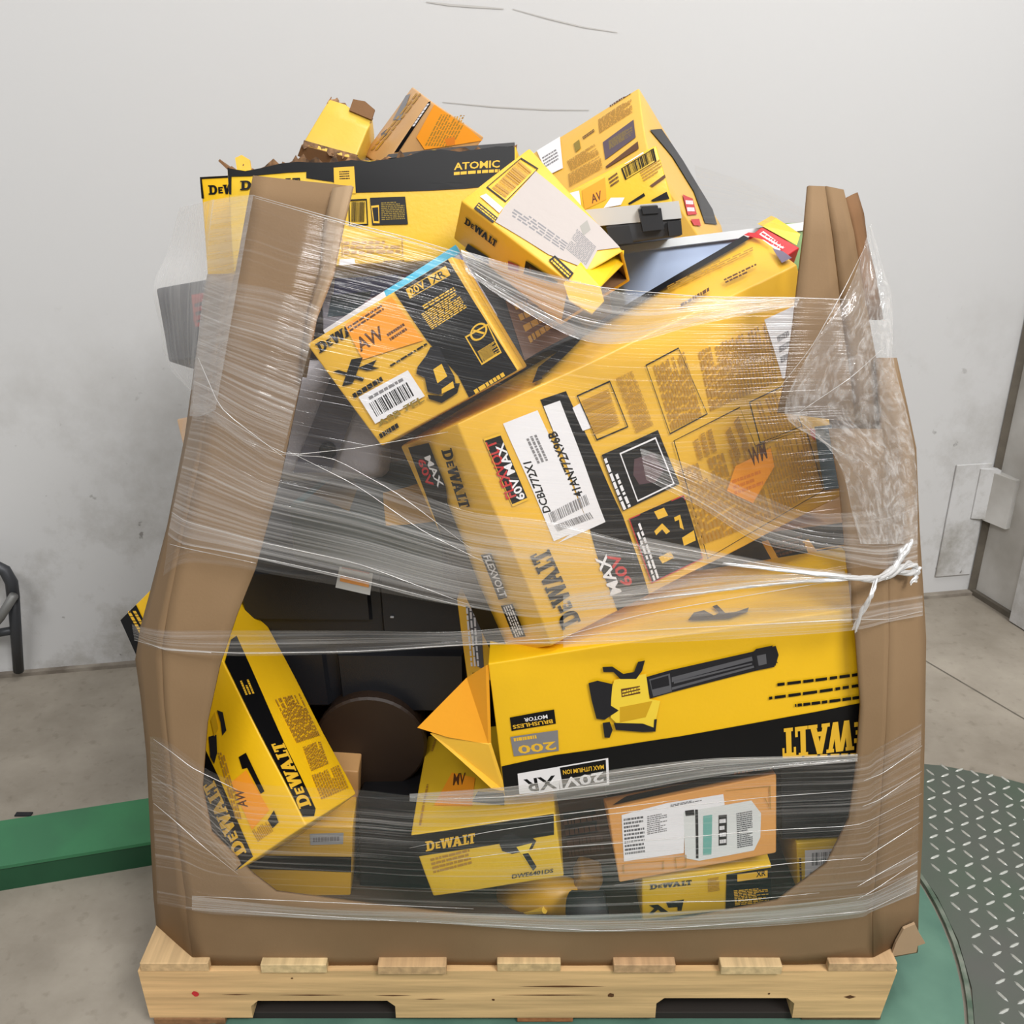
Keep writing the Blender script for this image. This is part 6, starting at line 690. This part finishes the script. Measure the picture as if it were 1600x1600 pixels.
def jag_edge(c, fA, fB, up, h, n=26, seed=1):
    # torn corrugated edge: ragged strip of bare board standing along a face edge
    rnd = random.Random(seed); up = Vector(up).normalized(); mb = MB(); P0 = []
    for i in range(n+1):
        t = i/n; f = [fA[k]+(fB[k]-fA[k])*t for k in range(3)]; p = c.map(*f); P0.append((p-up*.006, p+up*(rnd.random()**2.2*h+.001)+Vector((rnd.uniform(-.002, .002), rnd.uniform(0, .004), 0))))
    off = Vector((0, .0035, -.001)); vs = [[mb.bm.verts.new(q) for q in (a, b, b+off, a+off)] for a, b in P0]
    for a, b in zip(vs, vs[1:]):
        for k in range(4): mb.bm.faces.new((a[k], a[(k+1) % 4], b[(k+1) % 4], b[k]))
    mb.bm.faces.new(vs[0]); mb.bm.faces.new(vs[-1]); return mb.build('torn_edge', KRAFT_T, c.obj)
KRAFT_T = mat('torn_board_core', (170,128,88), rough=.85, var=.45, vscale=60, vrgb=(70,52,38))
jag_edge(at_, (.0, .012, .985), (.62, .012, .955), (0, 0, 1), .014, 44, 3)
jag_edge(at_, (.62, .012, .955), (1, .012, .985), (0, 0, 1), .006, 20, 5)
jag_edge(pl, (0, .0, .97), (1, .0, .93), pl.map(.5, 0, 1)-pl.map(.5, 0, 0), .010, 22, 6)
jag_edge(pl, (0, -.01, .03), (1, -.01, .03), pl.map(.5, 0, 0)-pl.map(.5, 0, 1), .008, 22, 8)
# yellow tip and lilac panel by the red carton
r_ = CART['red']; mb = MB(); mb.prism([r_.map(1.02, 0, 1.0), r_.map(1.75, .0, .95), r_.map(1.7, .05, .3), r_.map(1.02, 0, .1)], Vector((.0, .03, 0))); mb.build('yellow_end', Y1, r_.obj)
# pale blue storage tote
c = Carton(G['boxes']['tote'], .001, 0, 31); o = c.body('storage_tote', mat('pale_blue_plastic', (172,190,222), rough=.45, spec=.4, var=.08, vscale=3), r=.01); tag(o, 'pale blue plastic storage tote behind the largest carton', 'tote')
c8 = c.c; mb = MB(); pts = [c.map(-.02, -.04, .93), c.map(1.02, -.04, .93), c.map(1.02, 1.03, .93), c.map(-.02, 1.03, .93)]
mb.prism(pts, (c.map(.5, .5, 1)-c.map(.5, .5, .85)).normalized()*.012); mb.build('tote_lid', mat('pale_grey_plastic', (204,208,210), rough=.4), o)
# parts organiser with clear lid
c = Carton(G['boxes']['organizer'], 0, 0, 5); o = c.body('parts_organizer', mat('dark_grey_plastic', (58,58,60), rough=.45), open_faces='T', r=.004)
tag(o, 'small dark grey parts organizer with milky lid and black latch, top right of centre', 'organizer')
mb = MB(); mb.prism([c.map(-.28, .0, .55), c.map(1.0, -.03, .55), c.map(1.0, 1.02, .55), c.map(-.28, 1.02, .55)], (c.map(.5, .5, 1)-c.map(.5, .5, 0))*.5)
mb.build('lid', mat('milky_plastic', (196,194,190), rough=.35, spec=.5), o)
mb = MB()
for u0, u1, v0, v1, d in ((.46, .74, .30, .93, .010), (.50, .70, .80, 1.02, .013), (.0, .30, .02, .50, .006), (.80, .98, .05, .5, .006)):
    p = [c.map(u0, -.02, v0), c.map(u1, -.02, v0), c.map(u1, -.02, v1), c.map(u0, -.02, v1)]
    mb.prism(p, Vector((0, -d, 0)))
mb.build('latch', mat('black_plastic', (34,34,36), rough=.4), o)
# big black tool case
c = Carton(G['boxes']['case'], .0, 0, 9); BP = mat('black_case_plastic', (32,33,37), rough=.42, spec=.5, bump=.15, bscale=500); CART['case'] = c
o = c.body('tool_case', BP, r=.02); tag(o, 'large black plastic tool case in the middle left of the load', 'tool case'); c.art(G['art']['case'])
mb = MB()
def pad(u0, u1, v0, v1, d):
    i = .012; A = [c.map(u0, .0, v0), c.map(u1, .0, v0), c.map(u1, .0, v1), c.map(u0, .0, v1)]
    B_ = [c.map(u0+i, .0, v0+i)+Vector((0, -d, 0)), c.map(u1-i, 0, v0+i)+Vector((0, -d, 0)), c.map(u1-i, 0, v1-i)+Vector((0, -d, 0)), c.map(u0+i, 0, v1-i)+Vector((0, -d, 0))]
    vs = [mb.bm.verts.new(p) for p in A+B_]
    for k in range(4): mb.bm.faces.new((vs[k], vs[(k+1) % 4], vs[4+(k+1) % 4], vs[4+k]))
    mb.bm.faces.new(vs[4:])
pad(.03, .36, .05, .38, .012); pad(.41, .97, .02, .38, .014); pad(.03, .58, .56, .84, .008); pad(.62, .97, .50, .86, .012)
mb.build('raised_panel', BP, o)
for k_, col_, nm_ in (('tag', 'white2', 'paper_tag'), ('tag2', 'orangeb', 'tag_print'), ('tag3', 'orange', 'tag_print')):
    mb = MB(); mb.prism([Vector(p)-c.o for p in G[k_]], Vector((0, .0012, 0))); mb.build(nm_, ink(col_), o)
MB().prism([c.map(.0, -.02, .42), c.map(1.0, -.02, .42), c.map(1.0, -.02, .465), c.map(0, -.02, .465)], Vector((0, .02, 0))).build('lid_seam_rim', BP, o)
MB().box(c.map(.67, -.02, .60)+Vector((0, -.008, 0)), (.006, .004, .003), bev=.001).build('rivet', ink('silver'), o)
# grey padded bag with strap
c = Carton(G['boxes']['grey_bag'], .005, 0, 12); o = c.body('padded_bag', mat('grey_padded_fabric', (172,168,172), rough=.8, bump=.3, bscale=300), r=.025)
tag(o, 'grey padded bag with dark strap between the left post and the sander carton', 'bag')
mb = MB(); mb.prism([c.map(.62, -.04, .92), c.map(.86, -.04, .80), c.map(.60, -.04, .05), c.map(.30, -.04, .05)], Vector((0, -.008, 0))); mb.build('strap', mat('dark_strap', (92,90,98), rough=.7), o)
MB().lathe([(.012, 0), (.012, .006), (.008, .009)], c.map(.58, -.12, .22), 16, Matrix.Rotation(math.radians(90), 3, 'X')).build('button', ink('dark'), o)
MB().prism([c.map(.0, -.03, .95), c.map(.14, -.03, .95), c.map(.10, -.03, .05), c.map(-.05, -.03, .05)], Vector((0, -.005, 0))).build('side_strap', mat('brown_strap', (98,84,80), rough=.7), o)
# brown round bucket lying deep in the shade
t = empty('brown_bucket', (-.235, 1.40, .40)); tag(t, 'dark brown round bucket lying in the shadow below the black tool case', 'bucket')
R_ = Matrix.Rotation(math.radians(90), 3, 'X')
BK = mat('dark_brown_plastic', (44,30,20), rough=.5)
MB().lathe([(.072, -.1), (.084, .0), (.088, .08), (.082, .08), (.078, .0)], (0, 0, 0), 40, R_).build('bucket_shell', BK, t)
MB().lathe([(.090, .066), (.093, .070), (.093, .080), (.089, .083)], (0, 0, 0), 40, R_).build('rim', BK, t)
# small angle grinder at the bottom of the opening
t = empty('angle_grinder', (.06, 1.19, .17)); tag(t, 'yellow and black power tool lying at the bottom centre of the opening', 'power tool'); O = Vector(t.location)
YP = mat('yellow_tool_plastic', (214,162,36), rough=.4, spec=.5); BPL = mat('black_rubber', (38,38,40), rough=.6)
g = [Vector(p) for k in ('body',) for p in G['grinder'][k]]
MB().tube([p-O for p in (g[0], g[0].lerp(g[1], .5), g[1], g[2])], [.026, .032, .034, .030], 14).build('tool_body', YP, t, smooth=True)
h = [Vector(p) for p in G['grinder']['handle']]
MB().tube([p-O for p in (h[0], h[1], h[2])], [.026, .027, .023], 14).build('handle', BPL, t, smooth=True)
hd = [Vector(p) for p in G['grinder']['head']]
MB().box((hd[0]+hd[1])/2-O+Vector((0, .02, 0)), (.042, .05, .034), Matrix.Rotation(.35, 3, 'Y'), bev=.007).build('gear_head', mat('tan_tool_plastic', (176,132,62), rough=.5), t)
MB().tube([g[0]-O+Vector((.02, -.03, -.005)), g[1]-O+Vector((.0, -.037, .0))], [.006, .006], 8).build('side_trim', mat('pale_yellow_plastic', (236,196,70), rough=.4), t)
# plain brown filler cartons, added to support the load and block light
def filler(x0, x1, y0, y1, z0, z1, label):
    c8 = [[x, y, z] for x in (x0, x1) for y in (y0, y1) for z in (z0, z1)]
    carton('filler%g%g' % (x0, z0), 'brown_carton', label, 'carton', BROWN, c8=c8, amp=.001, group='plain brown filler cartons added deep in the bin')
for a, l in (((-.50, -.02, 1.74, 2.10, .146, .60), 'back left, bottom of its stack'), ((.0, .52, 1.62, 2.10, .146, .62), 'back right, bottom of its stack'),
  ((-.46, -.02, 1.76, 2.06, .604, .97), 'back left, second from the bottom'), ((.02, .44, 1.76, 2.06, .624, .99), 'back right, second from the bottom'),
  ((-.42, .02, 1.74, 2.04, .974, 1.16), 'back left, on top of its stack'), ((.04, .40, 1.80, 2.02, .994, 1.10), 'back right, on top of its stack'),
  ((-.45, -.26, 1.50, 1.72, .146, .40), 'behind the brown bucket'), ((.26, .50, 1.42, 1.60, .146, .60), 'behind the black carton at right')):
    filler(*a, 'plain brown filler carton added deep in the bin, '+l)
# ------------------------------------------------------------------ stretch film
def film_mat(name, lo, hi, amin, amax, sc=(2.0, 140.0), gl=.07, iso=False, rough=.16):
    m = bpy.data.materials.new(name); m.use_nodes = True; nt = m.node_tree; nt.nodes.clear()
    N = lambda t: nt.nodes.new(t); K = nt.links.new
    out = N('ShaderNodeOutputMaterial'); uv = N('ShaderNodeUVMap')
    def streak(sx, sy, det, dist=0.0):
        mp = N('ShaderNodeMapping'); mp.inputs['Scale'].default_value = (sx, sy, 1); K(uv.outputs[0], mp.inputs[0])
        n = N('ShaderNodeTexNoise'); n.inputs['Scale'].default_value = 1; n.inputs['Detail'].default_value = det; n.inputs['Distortion'].default_value = dist; K(mp.outputs[0], n.inputs['Vector']); return n
    a = streak(sc[0], sc[1], 3, 2.5 if iso else .0); b = streak(sc[0]*1.7, sc[1]*2.6, 2, 1.5 if iso else .0); cl = streak(3, 9, 2)
    ad = N('ShaderNodeMath'); ad.operation = 'ADD'; K(a.outputs['Fac'], ad.inputs[0]); K(b.outputs['Fac'], ad.inputs[1])
    ml = N('ShaderNodeMath'); ml.operation = 'MULTIPLY_ADD'; ml.inputs[1].default_value = .36; K(ad.outputs[0], ml.inputs[0])
    c3 = N('ShaderNodeMath'); c3.operation = 'MULTIPLY'; c3.inputs[1].default_value = .28; K(cl.outputs['Fac'], c3.inputs[0]); K(c3.outputs[0], ml.inputs[2])
    mr = N('ShaderNodeMapRange'); mr.inputs[1].default_value = lo; mr.inputs[2].default_value = hi; mr.inputs[3].default_value = amin; mr.inputs[4].default_value = amax; K(ml.outputs[0], mr.inputs[0])
    tr = N('ShaderNodeBsdfTransparent'); df = N('ShaderNodeBsdfDiffuse'); df.inputs[0].default_value = (.86, .85, .84, 1); tl = N('ShaderNodeBsdfTranslucent'); tl.inputs[0].default_value = (.8, .8, .8, 1)
    md = N('ShaderNodeMixShader'); md.inputs[0].default_value = .3; K(df.outputs[0], md.inputs[1]); K(tl.outputs[0], md.inputs[2])
    m1 = N('ShaderNodeMixShader'); K(mr.outputs[0], m1.inputs[0]); K(tr.outputs[0], m1.inputs[1]); K(md.outputs[0], m1.inputs[2])
    g = N('ShaderNodeBsdfGlossy'); g.inputs['Roughness'].default_value = rough; g.inputs[0].default_value = (1, 1, 1, 1)
    bp = N('ShaderNodeBump'); bp.inputs['Strength'].default_value = .9; bp.inputs['Distance'].default_value = .004; K(ml.outputs[0], bp.inputs['Height']); K(bp.outputs[0], g.inputs['Normal'])
    m2 = N('ShaderNodeMixShader'); m2.inputs[0].default_value = gl; K(m1.outputs[0], m2.inputs[1]); K(g.outputs[0], m2.inputs[2]); K(m2.outputs[0], out.inputs[0])
    return m
FM = dict(
 base=film_mat('film_clear', .52, .74, .01, .20, (1.6, 150)),
 streaky=film_mat('film_streaky', .46, .68, .03, .62, (1.2, 170), gl=.08),
 heavy=film_mat('film_heavy', .44, .66, .10, .92, (1.6, 190), gl=.16, rough=.12),
 haze=film_mat('film_hazy', .40, .70, .22, .52, (3, 60), gl=.05),
 veil=film_mat('film_veil', .42, .72, .14, .34, (1.2, 90), gl=.05),
 crumple=film_mat('film_crumpled', .46, .70, .10, .75, (26, 34), gl=.14, iso=True, rough=.12),
 low=film_mat('film_low', .50, .70, .015, .50, (1.2, 120), gl=.06))
WRAP = empty('stretch_film', (0, 1.1, .2)); tag(WRAP, 'clear stretch film wound in bands around the bin and its load', 'stretch film'); wo = Vector(WRAP.location)
def catmull(P, k):
    P = [Vector(p) for p in P]; out = []
    for i in range(len(P)-1):
        p0, p1, p2, p3 = P[max(i-1, 0)], P[i], P[i+1], P[min(i+2, len(P)-1)]
        for j in range(k):
            t = j/k; out.append(.5*((2*p1)+(p2-p0)*t+(2*p0-5*p1+4*p2-p3)*t*t+(3*p1-p0-3*p2+p3)*t**3))
    out.append(P[-1]); return out
def film(key, mk, k=5, across=5, pleat=.0012, lab=None):
    cols = G['film'][key]; m = len(cols[0])
    rows_ = [catmull([c[j] for c in cols], k) for j in range(m)]
    cols2 = list(zip(*rows_)); dense = [catmull(c, across) for c in cols2]
    nu, nv = len(dense), len(dense[0]); V, UV = [], []; u = 0
    wm = sum((dense[i][0]-dense[i][-1]).length for i in range(nu))/nu
    for i in range(nu):
        if i: u += (dense[i][nv//2]-dense[i-1][nv//2]).length
        for j in range(nv):
            v = j/(nv-1)*wm; p = dense[i][j]
            p = p+Vector((0, -1, .2))*noise.noise(Vector((u*4, v*55, hash(key) % 7 if False else len(key))))*pleat
            V.append(p-wo); UV.append((u, v))
    F = [(i*nv+j, i*nv+j+1, (i+1)*nv+j+1, (i+1)*nv+j) for i in range(nu-1) for j in range(nv-1)]
    o = link('film_band', V, F, FM[mk], parent=WRAP, smooth=True)
    ul = o.data.uv_layers.new(name='UVMap'); li = [l.vertex_index for l in o.data.loops]
    ul.data.foreach_set('uv', [c for i in li for c in UV[i]])
    if lab: o['label'] = lab
    return o
film('base', 'base'); film('left_upper', 'streaky'); film('mid', 'streaky'); film('swath', 'heavy', lab='bright taut film edge over the dark carton'); film('right_mid', 'streaky'); film('thin', 'streaky'); film('fan_low', 'heavy'); film('fan_up', 'heavy'); film('left_veil', 'haze')
film('lower', 'low'); film('lower_bright', 'heavy'); film('hem', 'heavy'); film('left_sling', 'low'); film('veil_low', 'veil')
film('right_crumple', 'crumple', pleat=.004, lab='crumpled film around the right post'); film('left_tent', 'haze'); film('back_right', 'base')
WH = film_mat('film_rope', .4, .6, .25, .95, (60, 140), gl=.2); 
STM = film_mat('film_strand', .3, .6, .30, .60, (10, 40), gl=.2, rough=.2)
for s_ in G['strands']:
    p = []
    for a_, b_ in zip(s_, s_[1:]): p += [Vector(a_).lerp(Vector(b_), k_/5) for k_ in range(5)]
    p.append(Vector(s_[-1])); n_ = len(p); p = [p[0]]+[(p[i-1]+p[i]*2+p[i+1])/4 for i in range(1, n_-1)]+[p[-1]]
    rr = [.00055*(.35+.65*math.sin(math.pi*(i+.5)/n_))*(1+.5*noise.noise(p[i]*20)) for i in range(n_)]
    MB().tube([q-wo for q in p], rr, 5).build('film_strand', STM, WRAP, smooth=True)
for ri, d in enumerate(G['ropes']):
    p = catmull(d['p'], 8); r0 = d['r']; mb = MB(); n_ = len(p)
    rr = [float(np.interp(i/8, range(len(r0)), r0)) for i in range(n_)]
    for s_i in range(7):
        ph = s_i*.9; amp = .35+.65*noise.noise(Vector((s_i*3.1, ri*2.7, 1)))
        q = []
        for i in range(n_):
            a = ph+i*(.22+.05*s_i % .2); fray = 1+1.6*max(0, i/(n_-1)-.8)*5*(1 if ri >= 2 else .2)
            q.append(p[i]+Vector((math.cos(a), .45*math.sin(a), math.sin(a)))*rr[i]*amp*fray+noise.noise_vector(p[i]*50+Vector((s_i, ri, 0)))*.0016)
        mb.tube([x-wo for x in q], [max(.0003, v*(.30+.14*math.sin(i*.7+s_i))) for i, v in enumerate(rr)], 6)
    mb.build('film_rope', WH, WRAP, smooth=True).__setitem__('label', 'white twisted film rope with loose tail')
